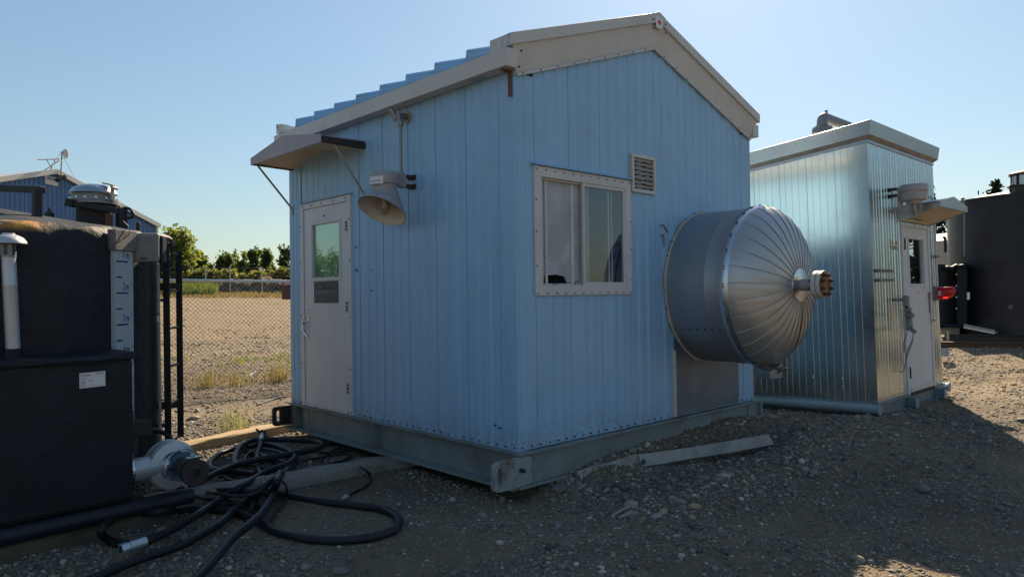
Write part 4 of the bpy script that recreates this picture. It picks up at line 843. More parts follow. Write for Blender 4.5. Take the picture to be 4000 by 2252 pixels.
b = B(); b.box(1.755, 1.785, -.0183, -.0163, 1.26, 1.29); obj('sticker', b, M['paper'], sdl)
canopy(sil, lambda u, o, z: (u, -o, z), .862, 1.955, .455, 2.196, 2.055, .068, .085, M['galvflat'], M['soffit'], .185)
b = B(); b.prism([(.862, -.002, 2.056), (.862, -.453, 2.197), (.862, -.453, 2.262), (.862, -.002, 2.238)], (.006, 0, 0)); obj('canopy_side', b, M['galvflat'], sil)
b = B(); b.prism([(1.955, -.002, 2.056), (1.955, -.453, 2.197), (1.955, -.453, 2.262), (1.955, -.002, 2.238)], (-.006, 0, 0)); obj('canopy_side', b, M['galvflat'], sil)
b = B(); b.bar((.90, -.032, 2.09), (1.92, -.032, 2.09), .03, .03); obj('canopy_angle', b, M['soffit'], sil)
# stencilled name, brackets, conduit pipe on the right, duct box on the left side
b = B(); text_on(b, 'FUEL GAS', .066, (.575, -.0085, 1.785), (1,0,0), (0,0,1), .92); text_on(b, 'BUILDING', .066, (.575, -.0085, 1.725), (1,0,0), (0,0,1), .98); obj('stencil_lettering', b, M['ochre'], sil)
for z in (1.468, 1.362):
    b = B(); b.box(.105, .60, -.042, -.006, z-.014, z-.008); b.box(.105, .60, -.042, -.006, z+.010, z+.016); b.box(.105, .59, -.020, -.006, z-.008, z+.010); b.box(.10, .135, -.05, -.006, z-.018, z+.018); obj('strut_bracket', b, M['grime'], sil)
b = B(); b.cyl((2.125, -.04, 1.28), (2.125, -.04, SH2-.6), .016, 12); b.tube(spline([(2.125, -.04, SH2-.6), (2.125, -.035, SH2-.5), (2.125, .0, SH2-.46)], 4), .016, 12); obj('conduit_pipe', b, M['white'], sil, smooth=True)
b = B(); b.box(1.955, 2.13, -.035, -.006, 1.655, 1.69); b.box(2.08, 2.17, -.075, -.02, 1.66, 1.685); obj('pipe_clamp', b, M['grime'], sil, bevel=.003)
b = B(); b.hexa([(-.25, 1.12, .233), (0, 1.068, .223), (0, 1.9, .223), (-.25, 1.85, .233)], [(-.25, 1.12, .46), (0, 1.068, .60), (0, 1.9, .60), (-.25, 1.85, .46)]); obj('duct_hood', b, M['galvflat'], sil)
b = B(); b.box(-.012, -.002, 1.04, 1.068, .215, .62); obj('duct_flange', b, M['galvflat'], sil)
b = B(); b.box(SW2+.006, SW2+.03, .0, .06, .35, .75); b.box(SW2+.006, SW2+.08, .02, .06, .62, .70); obj('side_fitting', b, M['grime'], sil)

# wall lamp on the silver shed
lp = silver_empty('wall_lamp', (.61, 0, 2.10), 'beige round wall lamp with clear glass globe on the silver shed', 'lamp')
LX, LY = .625, -.265
for z in (2.42, 2.345): b = B(); b.box(.585, .625, -.10, -.006, z-.016, z+.016); b.box(.56, .65, -.014, -.006, z-.022, z+.022); obj('bracket_channel', b, M['black'], lp, bevel=.002)
b = B(); b.hexa([(.575, -.16, 2.335), (.65, -.16, 2.335), (.64, -.10, 2.325), (.585, -.10, 2.325)], [(.575, -.16, 2.435), (.65, -.16, 2.435), (.64, -.10, 2.435), (.585, -.10, 2.435)]); b.hexa([(.585, -.2, 2.37), (.645, -.2, 2.37), (.645, -.15, 2.36), (.585, -.15, 2.36)], [(.585, -.2, 2.44), (.645, -.2, 2.44), (.645, -.15, 2.44), (.585, -.15, 2.44)]); obj('lamp_arm', b, M['lampbeige'], lp, bevel=.006)
b = B(); b.lathe([(.085, 0), (.13, .004), (.136, .010), (.142, .105), (.150, .108), (.150, .165), (.140, .182), (0, .19)], (LX, LY, 2.262), (0,0,1), 32, (True, False)); b.bar((LX-.10, LY-.115, 2.37), (LX-.03, LY-.152, 2.37), .015, .012); obj('lamp_housing', b, M['lampbeige'], lp, smooth=True)
b = B(); b.lathe([(.078, 0), (.078, -.03), (.070, -.031), (.068, -.10), (.052, -.145), (.028, -.168), (0, -.174)], (LX, LY, 2.262), (0,0,1), 24, (False, False)); obj('lamp_globe', b, M['globe'], lp, smooth=True)
b = B(); b.cyl((LX, LY, 2.23), (LX, LY, 2.13), .024, 12); obj('lamp_bulb', b, M['lampbeige'], lp, smooth=True)
b = B(); b.cyl((LX, LY, 2.262), (LX, LY, 2.232), .082, 24)
for a in range(4):
    c, s = math.cos(a*math.pi/2+.4), math.sin(a*math.pi/2+.4); b.tube(spline([(LX+.078*c, LY+.078*s, 2.235), (LX+.075*c, LY+.075*s, 2.16), (LX+.045*c, LY+.045*s, 2.10), (LX, LY, 2.08)], 4), .0045, 6)
obj('globe_guard', b, M['lampbeige'], lp)
b = B(); b.cyl((.612, -.12, 2.34), (.612, -.12, 2.27), .018, 10); b.cyl((.612, -.12, 2.30), (.612, -.12, 2.285), .024, 6); b.box(.592, .632, -.145, -.10, 2.155, 2.275); b.cyl((.612, -.10, 2.18), (.612, -.012, 2.175), .014, 10); b.cyl((.612, -.06, 2.178), (.612, -.045, 2.178), .024, 8); obj('conduit_fitting', b, M['louvre'], lp, smooth=True, bevel=.002)

# three conduit bodies with loose wires left of the silver shed door
cf = silver_empty('conduit_fitting', (.62, 0, .75), 'chain of grey conduit fittings with loose dangling wires beside the silver shed door', 'conduit fitting')
for (cx, cz, h) in ((.655, 1.115, .13), (.715, .985, .12), (.735, .845, .15)):
    b = B(); b.box(cx-.035, cx+.03, -.15, -.09, cz-h/2, cz+h/2); o_ = obj('fitting_body', b, M['grime'], cf, bevel=.012)
    b = B(); b.box(cx-.026, cx+.024, -.162, -.15, cz-h/2+.006, cz+h/2-.006); obj('cover_plate', b, M['lampbeige'], o_, bevel=.004)
b = B(); b.cyl((.655, -.10, 1.13), (.61, -.008, 1.135), .018, 10); b.cyl((.685, -.12, 1.05), (.705, -.12, 1.03), .024, 10); b.cyl((.72, -.12, .925), (.73, -.12, .915), .024, 10); obj('fitting_pipe', b, M['grime'], cf, smooth=True)
for p0, p1 in (((.70, -.13, .985), (.56, -.21, .95)), ((.72, -.13, .80), (.60, -.21, .765))): b = B(); b.cyl(p0, p1, .024, 12); b.cyl(p1, V(*p1)+(V(*p1)-V(*p0))*.05, .027, 10); obj('fitting_pipe', b, M['grime'], cf, smooth=True)
for pts in ([(.56, -.21, .945), (.525, -.20, .86), (.53, -.15, .72), (.60, -.10, .63), (.665, -.08, .58), (.66, -.07, .53)], [(.60, -.21, .76), (.585, -.19, .66), (.60, -.15, .58), (.67, -.10, .50), (.76, -.06, .42), (.82, -.04, .40)],
            [(.60, -.21, .76), (.60, -.19, .64), (.585, -.16, .55), (.62, -.11, .44), (.73, -.06, .36), (.735, -.05, .31), (.68, -.04, .285), (.61, -.04, .30)], [(.605, -.21, .76), (.62, -.18, .66), (.65, -.14, .59), (.64, -.12, .53), (.57, -.12, .52), (.54, -.12, .56)]):
    b = B(); b.tube(spline(pts, 6), .0055, 6); obj('loose_wire', b, M['grime'], cf, smooth=True)

bc = silver_empty('warning_beacon', (2.06, 0, 1.10), 'red plastic warning light jutting from the right of the silver shed door', 'beacon')
b = B(); b.box(2.015, 2.115, -.03, -.006, 1.095, 1.285); b.box(2.025, 2.105, -.055, -.03, 1.10, 1.28); obj('beacon_base', b, M['grime'], bc, bevel=.004)
b = B(); R = []
for yy, r_, dz in ((-.055, .078, 0), (-.075, .082, 0), (-.16, .080, .002), (-.215, .070, .010), (-.25, .050, .022), (-.268, .022, .034)):
    t_ = np.linspace(0, 2*np.pi, 28, endpoint=False); R.append(np.stack([2.066+r_*.62*np.cos(t_), np.full(28, yy), 1.19+dz+r_*np.sin(t_)], 1))
b.rings(R); obj('beacon_lens', b, M['redplastic'], bc, smooth=True)
b = B(); b.box(2.012, 2.016, -.115, -.075, 1.16, 1.22); obj('beacon_label', b, M['dullpaper'], bc)

rp = silver_empty('roof_vent_pipe', (.42, .66, SH2+.13), 'grey flanged elbow pipe rising from the roof of the silver shed', 'pipe')
zr = 3.20
b = B(); b.tube(np.concatenate([[(.42, .66, zr-.14)], [(.42, .66, zr+.08)], spline([(.42, .66, zr+.10), (.432, .66, zr+.150), (.465, .66, zr+.186), (.53, .66, zr+.198)], 6), [(1.75, .66, zr+.198)]]), .0625, 20); obj('pipe', b, M['pipegrey'], rp, smooth=True)
b = B(); b.cyl((.42, .66, zr+.0), (.42, .66, zr+.028), .118, 28); b.cyl((.42, .66, zr+.030), (.42, .66, zr+.055), .118, 28); pf = obj('pipe_flange', b, M['pipegrey'], rp, bevel=.003)
for k in range(8):
    a = (k+.5)*math.pi/4; b = B(); b.cyl((.42+.095*math.cos(a), .66+.095*math.sin(a), zr-.005), (.42+.095*math.cos(a), .66+.095*math.sin(a), zr+.078), .012, 6); obj('flange_bolt', b, M['pipegrey'], pf)
b = B(); b.cyl((.56, .66, zr+.25), (.56, .66, zr+.285), .014, 10); b.cyl((.56, .66, zr+.285), (.56, .66, zr+.30), .019, 6); obj('pipe_plug', b, M['pipegrey'], rp)

# ------------------------------------------------------------------ black insulated tank on the left
TO = V(-2.334, 1.326, 0); TA = math.radians(5.5); TMAT = Matrix.Rotation(TA, 4, 'Z'); TM3 = np.array(TMAT.to_3x3())
def tl(p): return TM3.T@(V(*p)-TO)          # world point -> tank frame
tank = empty('insulated_tank', (0, 0, 0), 'black foam coated tank with burner cabinet, gauge board and ladder at the left', 'tank')
tank.matrix_world = Matrix.Translation(Vector(TO+V(0, 0, -.28))) @ TMAT; ORG[tank] = V(0, 0, -.28)
CX, CY, TR = -.432, 1.422, 1.2
n = 96; th = np.linspace(0, 2*np.pi, n, endpoint=False)
R = []
for r, z in ((TR, -.14), (TR, .3), (TR, .8), (TR, 1.2), (TR, 1.45), (TR, 1.56), (TR-.008, 1.605), (TR-.028, 1.632), (TR-.07, 1.650), (TR-.2, 1.675), (TR-.45, 1.722), (TR-.75, 1.778), (.15, 1.83)):
    jr = (.010*np.sin(th*11+z*9)+.008*np.sin(th*23+z*31)+.006*np.sin(th*41)) if z > 1.5 else .003*np.sin(th*9+z*7)
    R.append(np.stack([CX+(r+jr)*np.cos(th), CY+(r+jr)*np.sin(th), z+(.012*np.sin(th*17+r*40) if 1.55 < z < 1.72 else 0*th)], 1))
b = B(); b.rings(R); obj('tank_shell', b, M['foam'], tank, smooth=True)
b = B(); b.box(-1.6, .12, .0, .62, -.148, .757); obj('burner_cabinet', b, M['foamflat'], tank, bevel=.012, seg=3)
b = B(); P = []
for x in np.linspace(-1.62, .135, 30):
    w = .006*math.sin(x*9)+.004*math.sin(x*23); P.append([(x, -.022+w*.5, .752+w), (x, -.030+w, .775+w), (x, -.014, .797+w), (x, .10, .806), (x, .64, .81)])
b.grid(P); b.box(-1.6, .125, .0, .62, .7571, .79); obj('cabinet_lip', b, M['foamflat'], tank, smooth=True)
b = B(); b.box(.1205, .129, .01, .06, .33, .42); obj('cabinet_latch', b, M['rustbracket'], tank)
b = B(); b.cyl((-1.9, .03, -.225), (.515, .03, -.225), .055, 22); obj('skid_pipe', b, M['tankblack'], tank, smooth=True)
b = B(); b.box(-1.7, .10, .08, 2.5, -.25, -.15); b.hexa([(.10, .10, -.24), (.16, .12, -.24), (.20, 1.2, -.24), (.10, 1.2, -.24)], [(.10, .10, -.15), (.13, .12, -.15), (.16, 1.2, -.15), (.10, 1.2, -.15)]); obj('tank_base', b, M['black'], tank)
# stack
sx, sy = -.50, .17; b = B(); b.lathe([(.050, 0), (.045, .06)], (sx, sy, .80), (0,0,1), 20); obj('stack_collar', b, M['foamflat'], tank, smooth=True)
b = B(); b.lathe([(.0385, 0), (.0385, .38), (.040, .385), (.040, .395), (.0385, .40), (.0385, .56)], (sx, sy, .855), (-.035, 0, 1), 24); stk = obj('stack_pipe', b, M['drum'], tank, smooth=True)
sx -= .021
b = B(); b.lathe([(.042, 0), (.042, .012)], (sx, sy, 1.412), (0,0,1), 24); b.lathe([(.030, 0), (.030, .07)], (sx, sy, 1.42), (0,0,1), 20)
for k in range(6): 
    a = k*math.pi/3+.5; b.bar((sx+.038*math.cos(a), sy+.038*math.sin(a), 1.42), (sx+.038*math.cos(a), sy+.038*math.sin(a), 1.49), .022, .004, (math.cos(a), math.sin(a), 0))
for z in (1.435, 1.448, 1.461, 1.474): b.lathe([(.037, 0), (.041, .003), (.037, .006)], (sx, sy, z), (0,0,1), 20, (False, False))
obj('stack_louvre', b, M['grime'], stk)
b = B(); b.lathe([(.092, 0), (.097, .002), (.094, .016), (.076, .038), (.052, .052), (.035, .058), (.034, .066), (0, .067)], (sx, sy, 1.493), (0,0,1), 32, (True, False)); obj('stack_cap', b, M['drum'], stk, smooth=True)
# sticker on the cabinet (code square left out)
o3 = V(-.195, -.0035, .597); b = B(); b.prism([(-.194, -.0015, .597), (-.046, -.0015, .600), (-.046, -.0015, .695), (-.195, -.0015, .692)], (0, -.0015, 0)); sk = obj('sticker', b, M['paper'], tank)
b = B(); text_on(b, 'Scottcod', .0165, (-.189, -.0042, .672), (1,0,.02), (.25,0,1), 1.0); a_ = np.linspace(0, 2*np.pi, 28)
P = [[(-.173+r*math.cos(a), -.0042, .619+r*math.sin(a)) for a in a_] for r in (.0125, .015)]; b.grid(P); text_on(b, 'Recycled', .0065, (-.184, -.0042, .610), (.8,0,.6), (-.6,0,.8)); obj('sticker_red_print', b, M['redink'], sk)
b = B(); text_on(b, 'FC-15372', .0125, (-.103, -.0042, .678), (1,0,.02), (0,0,1), .95); text_on(b, 'Scan QR', .0085, (-.188, -.0042, .655), (1,0,.02), (0,0,1))
for z, c0, c1 in ((.643, -.188, -.152), (.636, -.188, -.165), (.646, -.146, -.118), (.639, -.146, -.112), (.607, -.145, -.055)): b.box(c0, c1, -.0043, -.0041, z, z+.0015)
obj('sticker_black_print', b, M['ink'], sk)
# gauge board
BC = tl((-2.177, 1.733, 0)); nb = TM3.T@V(.6, -.8, 0); ub = TM3.T@V(.8, .6, 0)
def bp(u, d, z): return tuple(BC+ub*u+nb*d+V(0,0,z))
def bbox(b, u0, u1, d0, d1, z0, z1): return b.hexa([bp(u0,d1,z0), bp(u1,d1,z0), bp(u1,d0,z0), bp(u0,d0,z0)], [bp(u0,d1,z1), bp(u1,d1,z1), bp(u1,d0,z1), bp(u0,d0,z1)])
b = B(); bbox(b, -.088, .086, -.01, .030, .02, 1.487); gb = obj('gauge_board', b, M['boardwhite'], tank, bevel=.002)
b = B()
for k in range(6):
    z = 1.413-.2197*k; bbox(b, -.084, .032, .0302, .0308, z-.0055, z+.0055)
    if k < 5: bbox(b, -.084, -.025, .0302, .0308, z-.115, z-.104)
obj('gauge_marks', b, M['gaugeblue'], gb)
b = B()
for k in range(6):
    z = 1.413-.2197*k+.024
    text_on(b, '%d m' % (k+1), .066, bp(-.018, .0309, z), ub, (0,0,1), .60); text_on(b, '3', .036, bp(.060, .0309, z+.034), ub, (0,0,1), .62)
obj('gauge_lettering', b, M['gaugeblue'], gb)
b = B(); bbox(b, -.012, .076, .031, .0325, .595, .742); cert = obj('certificate', b, M['paper'], gb)
b = B(); text_on(b, 'London, Alberta', .0125, bp(.008, .0328, .648), ub, (0,0,1), .72); text_on(b, 'Canada', .0125, bp(.022, .0328, .634), ub, (0,0,1), .8)
for z, c in ((.672, .07), (.62, .03), (.612, .04), (.603, .07)): bbox(b, .0, c, .0326, .0328, z, z+.003)
obj('certificate_print', b, M['ink'], cert)
b = B(); b.tube([bp(-.018, .045, .56), bp(-.002, .045, .725)], .006, 8); b.tube(spline([bp(-.002, .04, .725), bp(.03, .045, .745), (bp(.064, .045, .715)), bp(.05, .04, .68)], 5), .002, 5); obj('dip_wand', b, M['black'], tank)
b = B(); bbox(b, -.105, .110, -.02, .045, 1.488, 1.632); tp = obj('gauge_cover_plate', b, M['plate'], tank, bevel=.004)
b = B(); b.tube([bp(.02, .045, 1.60), bp(.015, .06, 1.615), bp(.02, .05, 1.66), bp(.03, .0, 1.70)], .003, 6); obj('plate_wire', b, M['grime'], tp)
# transmitter box
XC = tl(at(562, 966, 5.12)); nx_ = TM3.T@V(-.6, -.8, 0); ux_ = TM3.T@V(.8, -.6, 0)
def xp(u, d, z): return tuple(XC+ux_*u+nx_*d+V(0,0,z))
def xbox(b, u0, u1, d0, d1, z0, z1): return b.hexa([xp(u0,d1,z0), xp(u1,d1,z0), xp(u1,d0,z0), xp(u0,d0,z0)], [xp(u0,d1,z1), xp(u1,d1,z1), xp(u1,d0,z1), xp(u0,d0,z1)])
b = B(); xbox(b, -.098, .098, -.045, 0, -.105, .105); tb = obj('transmitter_box', b, M['greybox'], tank, bevel=.018, seg=3)
b = B(); xbox(b, -.06, .112, -.13, -.045, -.105, .09); obj('transmitter_back', b, M['tankblack'], tb, bevel=.008)
for u in (-.052, .050):
    b = B(); b.lathe([(.026, 0), (.026, .006), (.020, .007), (.019, -.004), (0, -.004)], xp(u, -.001, .060), tuple(nx_), 22, (False, False)); obj('round_boss', b, M['greybox'], tb, smooth=True)
b = B(); xbox(b, -.060, .072, 0, .005, -.078, -.042); obj('raised_rib', b, M['greybox'], tb, bevel=.004)
b = B(); xbox(b, -.02, .018, .0, .0062, -.088, -.072); ep = obj('maker_plate', b, M['black'], tb); b = B(); text_on(b, 'XPG', .013, xp(-.017, .0065, -.085), ux_, (.2,0,1), 1.1); obj('maker_letters', b, M['paper'], ep)
P_ = lambda px, py, D: tuple(tl(at(px, py, D)))
b = B(); b.tube(spline([P_(618, 925, 5.2), P_(640, 925, 5.3), P_(665, 935, 5.4), P_(676, 955, 5.45)], 6), .017, 10); obj('cable_boot', b, M['greybox'], tank, smooth=True)
b = B(); b.tube(spline([P_(676, 952, 5.45), P_(672, 985, 5.45), P_(668, 1020, 5.4), P_(650, 1055, 5.35), P_(632, 1050, 5.35), P_(630, 1010, 5.35), P_(645, 970, 5.4), P_(664, 955, 5.42), P_(671, 1000, 5.42), P_(662, 1040, 5.4)], 8), .008, 8); obj('cable_loop', b, M['rubber'], tank, smooth=True)
b = B(); b.cyl(P_(616, 1030, 5.55), P_(627, 1770, 5.55), .0125, 12); b.cyl(P_(616, 1030, 5.55), P_(616, 1045, 5.55), .017, 10); pl_ = obj('conduit_pole', b, M['lampbeige'], tank, smooth=True)
b = B(); b.cyl(P_(618.2, 1232, 5.55), P_(618.6, 1258, 5.55), .0138, 12); obj('pole_label', b, M['paper'], pl_)
b = B()
for y in (1225, 1259): b.cyl(P_(618, y-1, 5.55), P_(618, y+2, 5.55), .0150, 10)
obj('pole_tie', b, M['black'], pl_)
for y in (1171, 1660): b = B(); b.bar(P_(615, y, 5.55), P_(645, y+1, 5.62), .03, .02); obj('pole_clip', b, M['tankblack'], tank)
# ladder
Lr, Rr = (lambda y: P_(650+(y-1150)*.0125, y, 5.72)), (lambda y: P_(700+(y-1150)*.0105, y, 6.10))
def rail(f, y0, y1):
    b = B(); p0, p1 = V(*f(y0)), V(*f(y1)); d = V(*f(1150))-V(*f(1151)); ux = V(*P_(700, 1300, 6.10))-V(*P_(650, 1300, 5.72)); ux[2] = 0
    b.bar(p0, p1, .012, .050, np.cross(ux, V(0,0,1))); return b
ld = obj('ladder_rail', rail(Lr, 955, 1765), M['blackrail'], tank, bevel=.002); obj('ladder_rail', rail(Rr, 981, 1706), M['blackrail'], tank, bevel=.002)
for k in range(6):
    yl = 982+150*k; b = B(); b.cyl(Lr(yl), Rr(1168+(yl-1166)*.938), .010, 10); obj('rung', b, M['blackrail'], tank, smooth=True)
for y in (1121, 1585): b = B(); b.bar(P_(530, y, 5.68), P_(662, y, 5.72), .008, .055); b.bar(P_(530, y-5, 5.8), P_(705, y-5, 6.1), .008, .05); obj('ladder_bracket', b, M['blackrail'], tank)
b = B(); b.cyl(P_(590, 1119, 5.66), P_(590, 1119, 5.64), .012, 12); obj('bracket_bolt', b, M['alu'], tank)
# on the tank roof: hand rail, vent, hatch with its lever arm
b = B(); a0 = V(*P_(144, 740, 4.95)); b.bar(a0, V(*P_(144, 850, 4.95)), .066, .05, (1,0,0)); b.bar(a0+V(.032,0,0), V(*P_(-190, 728, 5.3)), .05, .045); b.bar(V(*P_(-190, 728, 5.3)), V(*P_(-190, 850, 5.3)), .066, .05, (1,0,0)); obj('roof_handrail', b, M['blackrail'], tank, bevel=.003)
b = B(); b.lathe([(.035, 0), (.033, .03), (.018, .045), (.012, .055), (.004, .075)], P_(193, 848, 5.5), (0,0,1), 14); obj('roof_vent', b, M['black'], tank, smooth=True)
HC = tl((-2.135, 2.635, 0))
b = B(); b.cyl(HC+V(0,0,1.70), HC+V(0,0,1.905), .125, 32); nk = obj('hatch_neck', b, M['darksteel'], tank, smooth=True)
b = B(); b.cyl(HC+V(0,0,1.905), HC+V(0,0,1.925), .185, 36); b.cyl(HC+V(0,0,1.928), HC+V(0,0,1.942), .18, 36); b.lathe([(.152, 0), (.148, .035), (.155, .05)], HC+V(0,0,1.942), (0,0,1), 36); hr = obj('hatch_ring', b, M['grime'], tank, smooth=True)
for k in range(14):
    a = k*2*math.pi/14; b = B(); b.cyl(HC+V(.165*math.cos(a), .165*math.sin(a), 1.942), HC+V(.165*math.cos(a), .165*math.sin(a), 1.955), .010, 6); obj('ring_bolt', b, M['alu'], hr)
b = B(); b.lathe([(.166, 0), (.170, .004), (.166, .018), (.148, .045), (.105, .068), (.055, .078), (0, .081)], HC+V(0,0,1.988), (0,0,1), 40, (True, False)); hc_ = obj('hatch_cover', b, M['galvflat'], tank, smooth=True)
rd = TM3.T@V(.55, -.83, 0); b = B(); q0 = HC+rd*.10; q1 = HC+rd*.178; b.bar(q0+V(0,0,2.072), q1+V(0,0,2.055), .05, .012); b.bar(q1+V(0,0,2.06), q1+V(0,0,1.95), .03, .016, tuple(rd)); b.cyl(q1+rd*.02+V(0,0,2.03)-ub*.03, q1+rd*.02+V(0,0,2.03)+ub*.03, .012, 10); obj('hatch_latch', b, M['lampbeige'], hc_, bevel=.003)
b = B(); b.bar(P_(268, 788, 5.52), P_(470, 826, 5.62), .045, .045); b.bar(P_(262, 790, 5.52), P_(290, 795, 5.52), .06, .06); b.bar(P_(290, 782, 5.6), P_(455, 806, 5.72), .02, .02); obj('lever_arm', b, M['blackrail'], tank, bevel=.003)
b = B(); b.bar(P_(475, 815, 5.62), P_(475, 900, 5.62), .085, .06, (1,0,0)); b.tube(spline([P_(480, 812, 5.6), P_(505, 815, 5.6), P_(520, 832, 5.58), P_(518, 846, 5.58), P_(500, 852, 5.6)], 6), .012, 8); obj('lever_post', b, M['blackrail'], tank, bevel=.003)
b = B(); b.cyl(P_(426, 835, 5.5), P_(426, 885, 5.5), .025, 14); obj('rusty_stub', b, M['flangerust'], tank, smooth=True)
b = B(); b.bar(P_(539, 868, 5.6), P_(540, 915, 5.6), .046, .02, (1,0,0)); obj('lifting_lug', b, M['blackrail'], tank, bevel=.012, seg=3)
# pipework right of the cabinet
b = B(); b.box(.13, .30, .14, .32, .215, .32); obj('valve_block', b, M['black'], tank, bevel=.006)
b = B(); b.cyl(P_(470, 1665, 4.95), P_(505, 1676, 4.82), .028, 16); b.lathe([(.036, 0), (.036, .03), (.024, .031), (.022, -.01), (0, -.01)], P_(500, 1675, 4.84), tuple(V(*P_(506, 1677, 4.78))-V(*P_(470, 1665, 4.95))), 20, (True, False)); obj('rusty_elbow', b, M['rustbracket'], tank, smooth=True)
b = B(); b.cyl(P_(524, 1680, 4.9), P_(541, 1679, 4.93), .019, 14); b.cyl(P_(541, 1679, 4.93), P_(575, 1677, 5.0), .011, 10); obj('pipe_union', b, M['alu'], tank, smooth=True)
b = B(); b.tube(spline([P_(560, 1678, 5.0), P_(600, 1680, 5.1), P_(640, 1690, 5.2), P_(668, 1712, 5.2), P_(690, 1735, 5.1)], 6), .016, 8); obj('feed_hose', b, M['rubber'], tank, smooth=True)
b = B(); c0 = [P_(481, 1686, 4.80), P_(513, 1682, 4.86), P_(511, 1714, 4.86), P_(480, 1717, 4.80)]; b.add(c0, [(3,2,1,0)]); tg = obj('paper_tag', b, M['paper'], tank)
b = B(); b.bar(P_(483, 1712, 4.795), P_(509, 1708, 4.85), .002, .004); b.bar(P_(485, 1692, 4.795), P_(487, 1700, 4.795), .008, .003); obj('tag_print', b, M['ink'], tg)
b = B(); b.box(.135, .20, .12, .24, .10, .215); obj('valve_body', b, M['darksteel'], tank, bevel=.006)
b = B(); b.cyl(P_(474, 1747, 4.83), P_(474, 1747, 4.815), .014, 14); obj('yellow_cap', b, M['yellow'], tank)
for k, dx in enumerate((0, 12, 22, 30)):
    b = B(); b.tube(spline([P_(452+dx*.2, 1650, 4.88), P_(462+dx*1.0, 1600, 4.82+.01*k), P_(470+dx*1.0, 1540, 4.80+.012*k), P_(464+dx*.9, 1490, 4.82+.012*k), P_(452+dx*.2, 1458-3*k, 4.88)], 6), .011, 8); obj('coiled_cable', b, M['rubber'], tank, smooth=True)
# burner fan: duct, drum, flanged inlet
DC = V(*P_(672, 826, 4.93)) if False else V(*P_(676, 1815, 4.93)); ax_ = V(0, -1, 0)
b = B(); b.cyl((.12, DC[1]+.05, DC[2]), (.355, DC[1]+.05, DC[2]), .082, 28); b.cyl((.335, DC[1]+.05, DC[2]), (.365, DC[1]+.05, DC[2]), .086, 28); bd = obj('burner_duct', b, M['drum'], tank, smooth=True)
b = B(); b.cyl((.125, DC[1]+.05, DC[2]), (.14, DC[1]+.05, DC[2]), .089, 28); obj('duct_clamp', b, M['chrome'], bd); b = B(); b.cyl((.345, DC[1]+.05, DC[2]), (.353, DC[1]+.05, DC[2]), .088, 28); obj('duct_clamp', b, M['chrome'], bd)
b = B(); b.hexa([(.36, DC[1]-.02, DC[2]-.07), (DC[0], DC[1], DC[2]-.10), (DC[0], DC[1]+.14, DC[2]-.10), (.36, DC[1]+.13, DC[2]-.07)], [(.36, DC[1]-.02, DC[2]+.07), (DC[0], DC[1], DC[2]+.10), (DC[0], DC[1]+.14, DC[2]+.10), (.36, DC[1]+.13, DC[2]+.07)]); obj('duct_transition', b, M['drum'], tank, bevel=.03, seg=3)
b = B(); b.lathe([(.155, -.10), (.162, -.095), (.163, -.005), (.158, .012), (.100, .030), (.095, .012), (.09, -.03), (0, -.03)], DC, ax_, 44, (True, False)); dr = obj('burner_drum', b, M['drum'], tank, smooth=True)
b = B(); b.lathe([(.1655, -.100), (.1655, -.078)], DC, ax_, 44); b.lathe([(.1655, -.020), (.1655, -.006)], DC, ax_, 44); obj('drum_band', b, M['drum'], dr, smooth=True)
DK = DC+V(.055, 0, -.015)
b = B(); b.lathe([(.098, .012), (.102, .026), (.098, .036), (.06, .037)], DK, ax_, 36, (False, False)); obj('gasket_ring', b, M['bluepaint'], tank, smooth=True)
b = B()
for k in range(46):
    a = math.radians(20+k*3.4); b.bar(DK+V(.116*math.cos(a), -.028, .116*math.sin(a)), DK+V(.123*math.cos(a), -.034, .123*math.sin(a)), .004, .006, (0,1,0))
obj('crimped_clamp', b, M['chrome'], dr, kind='stuff')
FL = V(*P_(766, 1845, 4.60))
b = B(); b.cyl(DK+V(0,.02,0), DK+(FL-DK)*.55, .062, 22); b.cyl(DK+(FL-DK)*.5, FL+V(0,.035,0), .046, 20); obj('inlet_pipe', b, M['darksteel'], tank, smooth=True)
b = B(); b.lathe([(.084, -.018), (.086, -.016), (.086, 0), (.084, .002), (.044, .0025), (.040, .010), (.026, .010), (.024, -.02), (0, -.02)], FL, ax_, 36, (True, False)); b.lathe([(.078, -.075), (.078, -.058)], FL, ax_, 30); b.box(FL[0]-.03, FL[0]+.03, FL[1]+.01, FL[1]+.06, FL[2]+.06, FL[2]+.095); ff = obj('inlet_flange', b, M['darksteel'], tank, smooth=True)
for k in range(4):
    a = math.pi/4+k*math.pi/2+.1; b = B(); b.cyl(FL+V(.064*math.cos(a), -.0022, .064*math.sin(a)), FL+V(.064*math.cos(a), -.006, .064*math.sin(a)), .010, 12); obj('bolt_hole', b, M['black'], ff)
b = B(); b.box(FL[0]-.045, FL[0]+.045, FL[1]+.015, FL[1]+.05, FL[2]+.094, FL[2]+.098); b.cyl((FL[0]-.01, FL[1]+.03, FL[2]+.098), (FL[0]-.01, FL[1]+.03, FL[2]+.118), .012, 6); obj('inlet_bracket', b, M['hose_end'], tank)
b = B(); b.tube(spline([DK+V(-.10, -.05, .0), DK+V(-.06, -.09, .03), DK+V(.0, -.14, .06), DK+V(.05, -.2, .08), FL+V(0, .05, .08)], 6), .010, 8); obj('ignition_lead', b, M['black'], tank, smooth=True)

